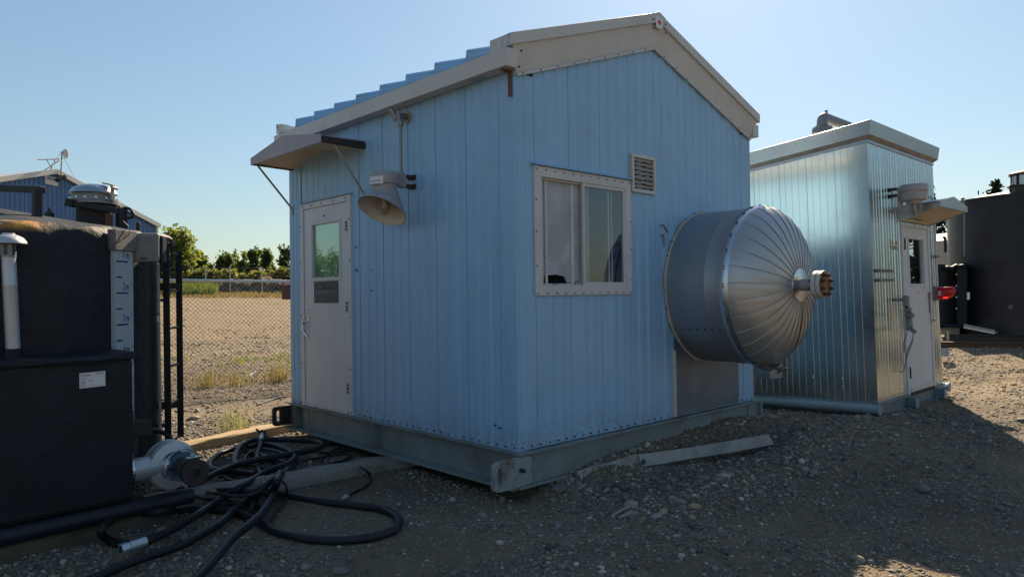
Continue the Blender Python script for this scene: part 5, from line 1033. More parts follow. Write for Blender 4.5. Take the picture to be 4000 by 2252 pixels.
# ------------------------------------------------------------------ timbers, plank
def timber(label, p0, p1, w, h, z, mat, cut=.012):
    p0, p1 = V(*p0, z), V(*p1, z); o = empty('timber', ((p0+p1)/2)*V(1,1,0)+V(0,0,z-h), label, 'timber'); b = B(); d = (p1-p0)/np.linalg.norm(p1-p0); a = V(-d[1], d[0], 0); P = []
    L_ = np.linalg.norm(p1-p0); S = np.linspace(0, L_, 26)
    for i, s in enumerate(S):
        j = rng.normal(0, .004, 8)
        c = p0+d*s; P.append([c+a*(-w/2+.0+j[0])+V(0,0,-h), c+a*(-w/2+j[1])+V(0,0,-.012), c+a*(-w/2+.012+j[2])+V(0,0,j[3]), c+a*(j[6])+V(0,0,j[7]), c+a*(w/2-.012+j[4])+V(0,0,j[5]), c+a*(w/2)+V(0,0,-.012), c+a*(w/2)+V(0,0,-h)])
    b.rings(P); m = obj('beam', b, mat, o, smooth=True); return o
timber('grey weathered timber lying beneath the black hoses and running under the blue shed', (-2.02, 1.74), (.55, 1.50), .27, .13, -.275, M['timber'])
timber('tan timber behind the hoses, sunlit on top, meeting the far end of the shed skid', (-1.75, 3.36), (1.2, 4.20), .20, .14, -.262, M['tanwood'])
timber('brown timber under the black pipe skid of the left tank', (-4.4, 1.27), (-1.93, 1.52), .22, .115, -.282, M['oldwood'])
pk = empty('broken_plank', (1.5, -.3, -.3), 'broken grey plank lying on the gravel in front of the window wall', 'plank')
def plank(pts, w, t, tilt=.75):
    b = B(); P = []
    for i, p in enumerate(pts):
        p = V(*p); d = V(*pts[min(i+1, len(pts)-1)])-V(*pts[max(i-1, 0)]); d /= np.linalg.norm(d); up = V(d[1]*tilt*-1, d[0]*tilt, 1); up = V(.05, .62, .78); up -= d*(d@up); up /= np.linalg.norm(up); s = np.cross(d, up); ww = w*(1+.06*math.sin(i*2.3)) 
        P.append([p-up*ww/2-s*t/2, p+up*ww/2-s*t/2+rng.normal(0, .004, 3), p+up*ww/2+s*t/2, p-up*ww/2+s*t/2])
    b.rings(P); return b
def pt(*a): return [tuple(on_z(x, y, z)) for x, y, z in a]
obj('plank_piece', plank(pt((2262, 1866, -.285), (2330, 1845, -.278), (2400, 1825, -.27), (2450, 1812, -.265), (2494, 1796, -.26)), .105, .035), M['greywood'], pk)
obj('plank_piece', plank(pt((2497, 1800, -.26), (2560, 1792, -.26), (2700, 1770, -.258), (2850, 1746, -.25), (3008, 1717, -.24)), .105, .035), M['greywood'], pk)
obj('plank_piece', plank(pt((2180, 1897, -.315), (2215, 1880, -.305), (2262, 1864, -.29)), .075, .03), M['greywood'], pk)
b = B(); b.cyl(on_z(2503, 1800, -.22)+V(0, -.02, 0), on_z(2503, 1800, -.22)+V(0, -.035, 0), .022, 10); obj('plank_knot', b, M['bark'], pk)
b = B()
for x, y, a, L_ in ((2260, 1912, .3, .16), (2235, 1903, .6, .10), (2395, 2015, .1, .2), (2420, 2022, -.2, .12), (2360, 1910, .1, .06), (2650, 1640, .5, .1), (3210, 1590, -.4, .35)):
    q = on_z(x, y, -.33); q[2] = gz(q[0], q[1])+.02; b.bar(q, q+V(L_*math.cos(a), L_*math.sin(a), .012), .022, .010)
o = obj('wood_splinters', b, M['greywood'], None); o['kind'] = 'stuff'

# ------------------------------------------------------------------ hoses
def on_timber(x, y):
    for p0, p1, w, z in (((-2.02, 1.74), (.55, 1.50), .30, -.275), ((-1.75, 3.36), (1.2, 4.20), .22, -.262), ((-4.4, 1.27), (-1.93, 1.52), .25, -.282)):
        d = V(p1[0]-p0[0], p1[1]-p0[1], 0); L_ = np.linalg.norm(d); d /= L_; q = V(x-p0[0], y-p0[1], 0); s = q@d; t = abs(q@V(-d[1], d[0], 0))
        if 0 < s < L_ and t < w/2+.02: return z
    return None
def hose_pts(px, r, lift=0, crop=(700, 1600, 2.862)):
    out = []
    for q in px:
        u, v = q[:2]; dz = q[2] if len(q) > 2 else lift; x, y = crop[0]+u/crop[2], crop[1]+v/crop[2]; z = -.33
        for _ in range(4):
            w = on_z(x, y, z); t = on_timber(w[0], w[1]); z = (float(gz(w[0], w[1])) if t is None else t)+r+dz
        out.append(w)
    P = spline(out, 10); Z = P[:, 2].copy()
    for _ in range(3): Z[1:-1] = np.maximum(Z[1:-1], (Z[:-2]+Z[2:])/2*.5+Z[1:-1]*.5)
    P[:, 2] = Z; return P
def hose(label, px, r, lift=0, cat='hose', n=12, crop=(700, 1600, 2.862)):
    P = hose_pts(px, r, lift, crop); o = empty('hose' if cat == 'hose' else 'cable', (P[0][0], P[0][1], P[0][2]-r), label, cat)
    b = B(); b.tube(P, r, n); obj('rubber_hose' if cat == 'hose' else 'cable_sheath', b, M['rubber'], o, smooth=True); return o, P
h1, P1 = hose('thick black hose thrown out in one wide loop in front of the shed skid', [(10, 830), (60, 880), (140, 905), (300, 905), (560, 895), (900, 915), (1200, 955), (1600, 1020), (2000, 1070), (2250, 1105), (2400, 1165), (2462, 1240), (2440, 1310), (2340, 1370), (2150, 1420), (1850, 1455), (1550, 1450), (1300, 1415), (1100, 1365), (950, 1285), (800, 1205), (650, 1150), (480, 1118), (200, 1108), (0, 1118), (-250, 1140), (-600, 1180), (-800, 1260), (-870, 1340), (-830, 1430), (-640, 1500), (-440, 1490), (-300, 1420)], .026, 0)
h2, P2 = hose('thick black hose with a bright threaded end fitting, curling back under the coils', [(-430, 1485), (-330, 1450), (-150, 1370), (0, 1290), (200, 1170), (450, 1010), (700, 850), (850, 760), (1000, 680), (1150, 630), (1260, 575), (1290, 520), (1220, 450), (1060, 395), (900, 385), (760, 420)], .026, .045)
h3, P3 = hose('thick black hose running off the bottom edge beside the threaded fitting', [(-1000, 1900), (-500, 1690), (0, 1520), (250, 1390), (450, 1270), (650, 1090), (800, 980), (920, 880), (1020, 790), (1190, 700), (1290, 560)], .026, .028)
h4, P4 = hose('thick black hose crossing the others and leaving at the bottom of the picture', [(100, 1980), (350, 1720), (600, 1430), (750, 1310), (900, 1180), (1000, 1040), (1060, 900), (1100, 790), (1130, 700)], .027, .06)
h5, P5 = hose('black hose coiled in rings with a winged coupling pointing up by the tan timber', [(918, 320, .10), (905, 400, .06), (870, 520), (880, 640), (930, 760), (940, 850), (860, 1000), (800, 1120)], .022, .03)
h6, P6 = hose('topmost black hose coil arching widest towards the blue shed', [(640, 425), (480, 480), (370, 550), (335, 610), (380, 660), (520, 690), (720, 700), (850, 712)], .024, .02)
h7, P7 = hose('black hose coil draped over the pile beside the burner flange', [(130, 850), (250, 790), (420, 700), (650, 610), (900, 550), (1200, 500), (1450, 455), (1570, 420), (1600, 380), (1520, 350), (1300, 338), (1000, 330), (820, 345), (700, 395), (640, 470), (615, 560), (640, 620)], .026, .065)
h8, P8 = hose('short black hose with a tee handle fitting lying inside the coils', [(720, 440), (820, 480), (960, 520), (1060, 580), (1150, 640), (1180, 720)], .022, .02)
def end_fit(o, P, i, j, r, name='hose_fitting', L_=.11):
    p, d = P[i], P[i]-P[j]; d = d/np.linalg.norm(d); b = B(); b.cyl(p-d*.03, p+d*L_*.55, r*1.12, 16); b.cyl(p+d*L_*.55, p+d*L_*.62, r*.95, 14); b.cyl(p+d*L_*.62, p+d*L_, r*1.28, 6); f = obj(name, b, M['hose_end'], o, bevel=.002)
    b = B(); b.cyl(p+d*L_, p+d*(L_+.001), r*.85, 14); obj('fitting_mouth', b, M['dark'], f); return p+d*L_, d
end_fit(h2, P2, 0, 3, .027, L_=.12)
p, d = end_fit(h5, P5, 0, 3, .020); b = B(); b.lathe([(.034, 0), (.036, .03), (.028, .045)], p, d, 16); w = np.cross(d, V(.3, 1, 0)); w /= np.linalg.norm(w); b.bar(p+d*.022-w*.075, p+d*.022+w*.075, .02, .02); obj('winged_coupling', b, M['darksteel'], h5, bevel=.003)
p, d = end_fit(h8, P8, 0, 3, .019, L_=.09); b = B(); w = np.cross(d, V(0,0,1)); w /= np.linalg.norm(w); b.bar(p+d*.01-w*.055, p+d*.01+w*.055, .02, .022); b.cyl(p, p+d*.03, .026, 14); obj('tee_handle', b, M['darksteel'], h8, bevel=.003)
c1, Q1 = hose('thin black cable crossing the grey timber and ending in a grey connector', [(370, 748), (500, 745), (640, 755), (760, 800), (960, 742), (1200, 722), (1480, 655), (1680, 600), (1850, 568), (1950, 590), (2060, 655), (2130, 720), (2138, 790), (2070, 860), (1960, 915), (1880, 962)], .010, .004, 'cable', 8)
p, d = Q1[-1], Q1[-1]-Q1[-4]; d = d/np.linalg.norm(d); b = B(); b.cyl(p, p+d*.06, .017, 12); b.cyl(p+d*.012, p+d*.024, .020, 12); b.cyl(p+d*.036, p+d*.048, .020, 12); b.cyl(p+d*.06, p+d*.10, .014, 12); obj('cable_connector', b, M['hose_end'], c1, smooth=True)
hose('thin black cable zigzagging in a loose coil close to the shed skid', [(1840, 375), (1600, 398), (1480, 440), (1560, 470), (1720, 480), (1880, 450), (1760, 440), (1600, 540), (1620, 590), (1700, 600), (1920, 520), (1850, 490), (1600, 530), (1350, 570), (1130, 572), (900, 590)], .009, .004, 'cable', 8)
hose('thin shiny cable looping out of the hose pile to the front', [(330, 655), (420, 690), (600, 640), (860, 620), (1060, 740), (1140, 780), (1200, 860), (1200, 960), (1150, 1060), (1060, 1170), (990, 1280)], .0095, .02, 'cable', 8)
hose('thin cable trailing along the grey timber beneath the burner flange', [(120, 945), (260, 985), (450, 1010), (700, 1035), (860, 1060)], .011, .006, 'cable', 8)
hose('thin cable arching over the left end of the grey timber', [(330, 905), (480, 850), (640, 810), (760, 780), (900, 760)], .010, .012, 'cable', 8)
hose('thin dark line lying on the sunlit gravel beyond the tan timber', [(870, -60), (1000, -100), (1080, -130), (1200, -150)], .012, .003, 'cable', 8)
hose('thin dark hose looped twice among the coils near the winged coupling', [(1250, 600), (1050, 560), (800, 580), (600, 640), (480, 720), (620, 790), (900, 770), (1130, 690), (1240, 560), (1130, 470), (900, 440), (760, 500), (720, 600)], .013, .05, 'cable', 8)
hose('thin dark hose running from the coils along the front of the grey timber', [(1190, 690), (1000, 830), (850, 930), (640, 960), (420, 930), (240, 905)], .013, .03, 'cable', 8)
hose('dark hose lying flat on the gravel beside the black skid pipe', [(330, 1090), (520, 1060), (760, 1030), (900, 1100), (880, 1190), (740, 1260)], .016, .0, 'cable', 8)
rg = empty('litter', tuple(on_z(985, 1482, -.27)), 'crumpled white scrap lying in the dry grass by the fence', 'litter'); q = on_z(985, 1478, -.2); b = B(); P = [[q+V(.07*(i-1.5)*.7+rng.normal(0, .02), .05*(j-1.5)+rng.normal(0, .02), .03+.04*rng.random()+.02*i) for j in range(4)] for i in range(4)]; b.grid(P); obj('scrap', b, M['paper'], rg)

# ------------------------------------------------------------------ brown box on the far wall of the shed
bx = empty('utility_box', (0, 3.75, 1.1), 'dark red slant topped box on the far side of the blue shed', 'box'); b = B(); b.prism([(.0, 3.62, 1.125), (.10, 3.62, 1.125), (.10, 3.62, 1.345), (-.005, 3.62, 1.285)], (0, .20, 0)); obj('box_body', b, M['brown'], bx, bevel=.004)

# ------------------------------------------------------------------ chain link fence
fn = empty('chain_link_fence', (FA[0], FA[1], float(gz(FA[0], FA[1]))), 'galvanised chain link fence along the edge of the sandy field', 'fence')
T0, T1 = -4.5, 9.5; ztop = 1.445
fz = lambda t: float(gz(*(FA+FD*t)[:2])); railz = lambda t: ztop-.012*t
b = B(); b.tube([FA*V(1,1,0)+FD*t+V(0,0,railz(t)) for t in np.linspace(T0, T1, 15)], .024, 12); obj('top_rail', b, M['fencepipe'], fn, smooth=True)
for t in (-3.9, -.95, 5.2, 8.3):
    q = FA*V(1,1,0)+FD*t; b = B(); b.cyl(q+V(FN[0]*.035, FN[1]*.035, fz(t)-.2), q+V(FN[0]*.035, FN[1]*.035, railz(t)+.05), .030, 12); po = obj('post', b, M['fencepipe'], fn, smooth=True); b = B(); b.lathe([(.034, 0), (.034, .03), (.0, .055)], q+V(FN[0]*.035, FN[1]*.035, railz(t)+.04), (0,0,1), 12); obj('post_cap', b, M['fencepipe'], po, smooth=True)
hp = .034; Vs = []; Fs = []; nb = 0; r_ = .0030
for i, t in enumerate(np.arange(T0, T1, hp)):      # each wire zigzags and hooks round its neighbours
    zb = max(fz(t)+.02, railz(t)-1.70); m = int((railz(t)+.035-zb)/hp); kk = np.arange(m+1); s = t+hp*((kk+i) % 2); off = np.where((kk+i) % 2 == 0, .004, -.004)
    C = FA*V(1,1,0)+s[:, None]*FD+off[:, None]*FN; C[:, 2] = railz(t)+.035-kk*hp
    ring = np.concatenate([C+V(0,0,r_), C+FD*r_*.9-V(0,0,r_*.5), C-FD*r_*.9-V(0,0,r_*.5)]).reshape(3, -1, 3).transpose(1, 0, 2).reshape(-1, 3); Vs.append(ring)
    j = np.arange(m)[:, None]*3+nb; q = np.concatenate([np.concatenate([j+a, j+(a+1) % 3, j+3+(a+1) % 3, j+3+a], 1) for a in range(3)]); Fs.append(q.reshape(-1)); nb += len(ring)
me = mesh_np('mesh_wire', np.concatenate(Vs)-ORG[fn], np.concatenate(Fs), 4, [M['fencewire']]); mo = bpy.data.objects.new('mesh_wire', me); COL.objects.link(mo); mo.parent = fn; mo['kind'] = 'stuff'

# ------------------------------------------------------------------ barbed wire fence far behind
wf = empty('wire_fence', tuple(at(885, 1140, 44)*V(1,1,0)+V(0,0,float(gz(*at(885, 1140, 44)[:2])))), 'thin post and wire fence before the trees beyond the field', 'fence')
W0, W1 = at(300, 1060, 44), at(1500, 1060, 46)
for px in (560, 790, 885, 1010, 1210):
    f_ = (px-300)/1200; q = W0+(W1-W0)*f_; z = float(gz(q[0], q[1])); b = B(); b.cyl((q[0], q[1], z-.2), (q[0], q[1], at(px, 1040, 45)[2]), .035, 8); obj('post', b, M['fencepipe'], wf)
b = B()
for y in (1048, 1064, 1080, 1096): b.tube([at(300, y, 44), at(900, y-2, 45), at(1500, y, 46)], .012, 4)
obj('wires', b, M['fencewire'], wf, kind='stuff')

# ------------------------------------------------------------------ trees
def cards(C, N_, size, tints, jit=.7):
    """leaf clumps: small bent quads spread through a volume"""
    n = len(C); d = rng.normal(size=(n, 3)); d /= np.linalg.norm(d, axis=1)[:, None]; e = rng.normal(size=(n, 3)); e -= d*(d*e).sum(1)[:, None]; e /= np.linalg.norm(e, axis=1)[:, None]
    s = (size*rng.uniform(.55, 1.25, n))[:, None]; a, b_ = d*s*.5, e*s*.32
    Vv = np.stack([C-a, C-b_+a*.1, C+a, C+b_+a*.1], 1).reshape(-1, 3); F = np.arange(n*4)
    c = np.array(tints)[rng.integers(0, len(tints), n)]*rng.uniform(.6, 1.3, (n, 1)); cc = np.ones((n, 4, 4), np.float32); cc[..., :3] = c[:, None]; return Vv, F, cc.reshape(-1, 4)
def crown_obj(name, parent, Vv, F, cc, mat):
    me = mesh_np(name, Vv-ORG[parent], F, 4, [mat]); me.color_attributes.new('tint', 'FLOAT_COLOR', 'POINT').data.foreach_set('color', cc.astype(np.float32).ravel()); o = bpy.data.objects.new(name, me); COL.objects.link(o); o.parent = parent; return o
def leafy(px, ytop, ybase, D, halfw, label, tints, n=1500, seed=1, cardsz=.36):
    base = at(px, ybase, D); base[2] = float(gz(base[0], base[1])); H = at(px, ytop, D)[2]-base[2]; W = halfw/FOC*D*1.45; global rng; keep = rng; rng = np.random.default_rng(seed)
    o = empty('tree', base, label, 'tree', 'trees beyond the sandy field'); b = B(); b.tube([base-V(0,0,.3), base+V(.05, 0, H*.3), base+V(0, .05, H*.6), base+V(.04, 0, H*.95)], [.12*H/7, .10*H/7, .06*H/7, .015], 7)
    L_ = []
    for k in range(22):
        t = rng.uniform(.12, .88); a = rng.random()*6.28; q = base+V(0,0,H*t); ln = W*(1.1-t*.75)*rng.uniform(.6, 1); e = q+V(math.cos(a)*ln, math.sin(a)*ln, ln*.9); b.tube([q, (q+e)/2+V(0,0,ln*.1), e], [.05*H/7, .03*H/7, .01], 5); L_.append((q, e))
    obj('trunk', b, M['bark'], o); C = []
    cl = [(base+V(rng.normal(0, .10*W), rng.normal(0, .10*W), H*t), W*(.14+.30*math.sin(min(1, (1.02-t)*1.7)*1.57))*rng.uniform(.7, 1.3)) for t in np.linspace(.12, .97, 16)]+[(q+(e-q)*rng.uniform(.55, 1.0), W*rng.uniform(.12, .30)) for q, e in L_ for _ in (0, 1, 2, 3)]
    wts = np.array([r**1.6 for _, r in cl]); cnt = rng.multinomial(int(n*.62), wts/wts.sum())
    for (c, r), m in zip(cl, cnt):
        v = rng.normal(size=(m, 3)); v /= np.linalg.norm(v, axis=1)[:, None]+1e-9; C.append(c+v*(r*1.25*rng.uniform(.1, 1.15, m)**.7)[:, None]*V(1, 1, 1.15))
    Vv, F, cc = cards(np.concatenate(C), None, cardsz, tints); crown_obj('crown', o, Vv, F, cc, M['leaf']); rng = keep; return o
G1 = [(.13,.165,.05),(.16,.185,.06),(.10,.135,.04)]; G2 = [(.07,.105,.035),(.09,.13,.045),(.055,.085,.028)]; G3 = [(.10,.145,.05),(.13,.175,.06),(.075,.11,.04)]
leafy(700, 905, 1130, 58, 72, 'tallest yellow green tree, seen through the ladder', G1, 3600, 1, .38)
leafy(640, 955, 1130, 62, 40, 'pale green tree left of the ladder rails, partly hidden by the transmitter', G1, 1600, 2)
leafy(781, 978, 1120, 62, 31, 'rounded green tree just right of the ladder', G3, 1900, 3, .34)
leafy(826, 1030, 1120, 66, 22, 'small low tree in the gap between taller trees', G3, 900, 4, .34)
leafy(886, 990, 1110, 68, 34, 'loose grey green tree left of the dark pair', G3, 1700, 5, .34)
leafy(862, 1012, 1110, 68, 20, 'narrow low tree standing in front of its loose neighbour', G2, 800, 6, .34)
leafy(920, 980, 1110, 70, 22, 'slim pointed tree in the middle of the row', G3, 1000, 7, .34)
leafy(953, 984, 1110, 68, 26, 'broad mid green tree left of the tallest dark one', G3, 1300, 8, .34)
leafy(993, 962, 1110, 66, 28, 'tallest dark green tree of the middle row', G2, 1900, 9, .34)
leafy(1040, 974, 1110, 68, 28, 'dark green tree right of the tallest one', G2, 1700, 10, .34)
leafy(1066, 1028, 1110, 72, 18, 'low tree in the dip before the shed edge', G2, 700, 11, .34)
leafy(1122, 962, 1110, 66, 34, 'dark tree touching the left edge of the blue shed', G2, 2000, 12, .36)
def mirrored_wood():
    """the wood left of the picture that the door glass mirrors, one far mass"""
    C = []
    for az in np.arange(103, 131, 1.0):
        d = rng.uniform(66, 84); a = math.radians(az); q = V(d*math.cos(a), 2+d*math.sin(a), 0); q[2] = float(gz(q[0], q[1])); h = rng.uniform(3.6, 6.0); m = 1500
        v = rng.normal(size=(m, 3)); v /= np.linalg.norm(v, axis=1)[:, None]; C.append(q+V(0,0,h*.52)+v*(rng.uniform(.2, 1, m)**.6)[:, None]*V(h*.27, h*.27, h*.5)*(1+.25*np.sin(v[:, :1]*7)))
    Vv, F, cc = cards(np.concatenate(C), None, .24, G3); me = mesh_np('far_wood', Vv, F, 4, [M['leaf']]); me.color_attributes.new('tint', 'FLOAT_COLOR', 'POINT').data.foreach_set('color', cc.ravel()); o = bpy.data.objects.new('far_wood', me); COL.objects.link(o); o['kind'] = 'stuff'
mirrored_wood()
def hedge():
    n = 16000; px = rng.uniform(560, 1300, n); D = rng.uniform(56, 62, n); top = 1062+8*np.sin(px*.021)+7*np.sin(px*.06+1)+5*np.sin(px*.17); y = top+(1140-top)*rng.random(n)**1.3
    C = CAM[None]+(CF[None]+((px-2000)/FOC)[:, None]*CR[None]-((y-1126)/FOC)[:, None]*CU[None])*D[:, None]; Vv, F, cc = cards(C, None, .42, [(.10,.12,.03),(.14,.14,.04),(.17,.14,.05),(.07,.10,.03)])
    me = mesh_np('bushes', Vv, F, 4, [M['leaf']]); me.color_attributes.new('tint', 'FLOAT_COLOR', 'POINT').data.foreach_set('color', cc.ravel()); o = bpy.data.objects.new('bushes', me); COL.objects.link(o); o['kind'] = 'stuff'
hedge()
def spruce(px, ytop, D, H, label, seed, W=.24, top=None):
    global rng; keep = rng; rng = np.random.default_rng(seed); top = at(px, ytop, D) if top is None else V(*top); base = top*V(1,1,0); base[2] = float(gz(base[0], base[1])); H = top[2]-base[2]
    o = empty('spruce_tree', base, label, 'tree'); b = B(); b.tube([base-V(0,0,.3), base+V(0,0,H*.6), base+V(0,0,H)], [.16, .08, .012], 8); obj('trunk', b, M['bark'], o); C = []; b = B()
    for k in range(150):
        t = rng.random()**1.1; a = rng.random()*6.283; ln = H*W*(1.03-t)**.85*rng.uniform(.65, 1.15)+.08; q = base+V(0,0,H*(t*.94+.04)); dz = rng.uniform(-.15, .35)*ln*(1.2 if t > .7 else .3)
        e = q+V(math.cos(a)*ln, math.sin(a)*ln, dz); b.tube([q, q+(e-q)*.55-V(0,0,ln*.06), e], [.022, .014, .004], 4); m = int(18+ln*34); s = rng.uniform(.15, 1, m)**.8
        P = q+(e-q)*s[:, None]; P[:, 2] -= ln*.10*np.sin(s*3.1); C.append(P+rng.normal(0, .05+.03*ln, (m, 3)))
    obj('branches', b, M['bark'], o); Vv, F, cc = cards(np.concatenate(C), None, .19, [(.014,.028,.014),(.02,.036,.018),(.010,.022,.012)]); crown_obj('crown', o, Vv, F, cc, M['needle']); rng = keep
spruce(3888, 700, 30, 0, 'dark spruce whose tip rises above the right hand black tank', 21, .22)
spruce(3615, 700, 33, 0, 'dark spruce with drooping boughs showing under the silver shed canopy', 22, .30)
spruce(0, 0, 0, 0, 'tall dark spruce right of the picture, mirrored in the silver shed door', 24, .30, (26, -6.6, 9.5))
spruce(0, 0, 0, 0, 'dark spruce far right of the picture, mirrored beside the tall one', 25, .30, (27.5, -9.6, 8.5))
spruce(3768, 905, 36, 0, 'small spruce tip beside the edge of the right hand black tank', 23, .2)

# ------------------------------------------------------------------ blue warehouse
gd = V(.835, .55, 0); gd /= np.linalg.norm(gd); bk = V(-gd[1], gd[0], 0); gp = at(210, 663, 41.6); rz_ = at(602, 872, 50); Lh = 8.25
g0z = 1.1; pk_, ez = gp[2]-.12, gp[2]-.285*Lh-.12
wh = empty('warehouse', (gp[0], gp[1], g0z), 'large blue ribbed metal building with pale gable trim beyond the fence', 'building')
U = lambda u, v, z: gp*V(1,1,0)+gd*u+bk*v+V(0,0,z)
hz = lambda u: pk_-(pk_-ez)*abs(u)/Lh
b = B(); w_ = .30; us = np.arange(-Lh, Lh-.01, w_)
for s in range(0, len(us), 3):
    b = B(); P = []
    u0, u1 = us[s], min(us[min(s+3, len(us)-1)] if s+3 < len(us) else Lh, Lh); q = [(u0, 0)]; 
    for a in np.arange(u0, u1-.01, w_): q += [(a+.02, 0), (a+.05, .045), (a+.11, .045), (a+.14, 0)]
    q += [(u1, 0)]; b.grid([[U(u, -d, (g0z-.6, hz(u))[k]) for u, d in q] for k in (0, 1)]); obj('wall_panel', b, M['whouse'], wh)
b = B(); b.add([U(Lh, 0, g0z-.6), U(Lh, 26, g0z-.6), U(Lh, 26, ez), U(Lh, 0, ez)], [(0,1,2,3)]); b.add([U(-Lh, 0, g0z-.6), U(-Lh, 26, g0z-.6), U(-Lh, 26, ez), U(-Lh, 0, ez)], [(3,2,1,0)]); obj('side_wall', b, M['whouse'], wh)
for s in (-1, 1):
    b = B(); q = [U(0, -.2, pk_+.12), U(s*(Lh+.2), -.2, ez+.06), U(s*(Lh+.2), 26, ez+.06), U(0, 26, pk_+.12)]; b.prism(q, (0, 0, -.10)); obj('roof', b, M['wroof'], wh)
    b = B(); b.bar(U(0, -.22, pk_+.02), U(s*(Lh+.22), -.22, ez-.05), .05, .28); obj('rake_trim', b, M['wtrim'], wh)
b = B(); b.bar(U(Lh+.03, -.06, g0z-.5), U(Lh+.03, -.06, ez), .16, .12, gd); obj('corner_trim', b, M['wtrim'], wh)
b = B(); c = at(210.5, 705, 41.3); u = (c-gp)@gd
b.prism([U(u-.42, -.02, c[2]-.22), U(u+.42, -.02, c[2]-.26), U(u+.42, -.02, c[2]+.22), U(u-.42, -.02, c[2]+.25)], -bk*.08); vw = obj('vent_window', b, M['wtrim'], wh)
for du in (-.16, .2):
    b = B(); b.prism([U(u+du-.14, -.11, c[2]+.02), U(u+du+.14, -.11, c[2]+.02), U(u+du+.14, -.11, c[2]+.18), U(u+du-.14, -.11, c[2]+.18)], -bk*.01); obj('pane', b, M['blind'], vw)
an = empty('antenna', tuple(at(240, 690, 41.7)), 'thin mast with small white dish and slanting aerial on the warehouse gable', 'antenna')
A_ = lambda x, y, D=41.6: at(x, y, D)
b = B(); b.cyl(A_(237, 695), A_(242, 591), .035, 6); obj('mast', b, M['grime'], an)
b = B(); b.lathe([(.02, 0), (.12, .05), (.27, .12), (.28, .14)], A_(246, 601), A_(262, 601, 41.8)-A_(246, 601), 18); obj('dish', b, M['wtrim'], an, smooth=True)
for nm, p0, p1, r in (('boom', (145, 624), (235, 622), .035), ('boom', (168, 670), (234, 625), .04), ('element', (183, 625), (197, 648), .03), ('element', (210, 624), (218, 638), .025), ('element', (197, 663), (204, 648), .03)): b = B(); b.cyl(A_(*p0), A_(*p1), r, 5); obj(nm, b, M['wtrim'] if nm == 'boom' else M['grime'], an)
b = B(); b.cyl(A_(246, 612), A_(302, 712, 43.5), .012, 4); b.cyl(A_(240, 594), A_(200, 646), .012, 4); obj('guy_wire', b, M['grime'], an)
b = B(); c = A_(237, 697, 41.3); b.bar(c-V(.2,.1,.15), c+V(.2,.1,.15), .3, .2); obj('mast_foot', b, M['black'], an)

# ------------------------------------------------------------------ right hand background
RT = at(4110, 1270, 15.6); RT[2] = float(gz(RT[0], RT[1])); rt = empty('storage_tank', RT, 'tall dark upright tank with pale domed roof at the right edge', 'tank'); RR = 1.93; zt_ = at(3790, 772, 15)[2]
b = B(); b.lathe([(RR, -.1), (RR, zt_-RT[2]-.02), (RR+.02, zt_-RT[2]-.02), (RR+.02, zt_-RT[2]+.02), (RR-.01, zt_-RT[2]+.02)], RT, (0,0,1), 96); obj('tank_shell', b, M['tankblack'], rt, smooth=True)
b = B(); b.lathe([(RR-.02, 0), (RR*.6, .15), (RR*.2, .21), (0, .22)], (RT[0], RT[1], zt_+.021), (0,0,1), 64, (False, False)); obj('tank_roof', b, M['wtrim'], rt, smooth=True)
b = B(); b.lathe([(RR+.004, 0), (RR+.004, .01)], (RT[0], RT[1], at(3790, 1026, 15)[2]), (0,0,1), 96); b.lathe([(RR+.004, 0), (RR+.004, .01)], (RT[0], RT[1], at(3790, 1234, 15)[2]), (0,0,1), 96); obj('weld_seam', b, M['foamflat'], rt)
hx = at(4012, 745, 14.6); b = B(); b.cyl(hx*V(1,1,0)+V(0,0,zt_), hx*V(1,1,0)+V(0,0,zt_+.16), .30, 30); b.cyl(hx*V(1,1,0)+V(0,0,zt_+.16), hx*V(1,1,0)+V(0,0,zt_+.18), .34, 30); hb = obj('hatch_base', b, M['blackrail'], rt, smooth=True)
b = B(); b.cyl(hx*V(1,1,0)+V(0,0,zt_+.18), hx*V(1,1,0)+V(0,0,zt_+.40), .255, 30); obj('hatch_neck', b, M['galvflat'], hb, smooth=True)
b = B(); b.cyl(hx*V(1,1,0)+V(0,0,zt_+.39), hx*V(1,1,0)+V(0,0,zt_+.43), .31, 36); b.lathe([(.31, 0), (.2, .05), (0, .07)], hx*V(1,1,0)+V(0,0,zt_+.43), (0,0,1), 36); obj('hatch_lid', b, M['blackrail'], hb, smooth=True)
for k in range(10):
    a = k*.628+.2; b = B(); b.cyl(hx*V(1,1,0)+V(.275*math.cos(a), .275*math.sin(a), zt_+.18), hx*V(1,1,0)+V(.275*math.cos(a), .275*math.sin(a), zt_+.40), .016, 6); obj('hatch_bolt', b, M['blackrail'], hb)
b = B(); q = at(3958, 742, 13.85); s_ = CR*.052; b.tube(spline([q-s_-V(0,0,.03), q-s_+V(0,0,.05), q-s_*.6+V(0,0,.09), q+s_*.6+V(0,0,.09), q+s_+V(0,0,.05), q+s_-V(0,0,.03)], 5), .024, 8); obj('lifting_lug', b, M['blackrail'], rt, smooth=True)
for x, y0, y1, r in ((3822, 744, 760, .012), (3840, 750, 756, .012)): b = B(); b.cyl(at(x, y0, 14.2), at(x, y1, 14.2), r*1.0, 8); obj('roof_stub', b, M['blackrail'], rt)
q = at(3837, 1203, 13.9); dq = (q-RT)*V(1,1,0); dq /= np.linalg.norm(dq); b = B(); b.lathe([(.036, 0), (.036, .03), (.024, .031), (.023, .0), (0, .0)], RT*V(1,1,0)+dq*(RR-.005)+V(0,0,q[2]), dq, 20, (False, False)); obj('tank_nozzle', b, M['grime'], rt, smooth=True)
q = at(3783.5, 1156, 14.6); b = B(); b.prism([q+CR*-.025-CU*.07, q+CR*.025-CU*.07, q+CR*.025+CU*.08, q+CR*-.025+CU*.08], CF*.01); obj('tank_label', b, M['paper'], rt)
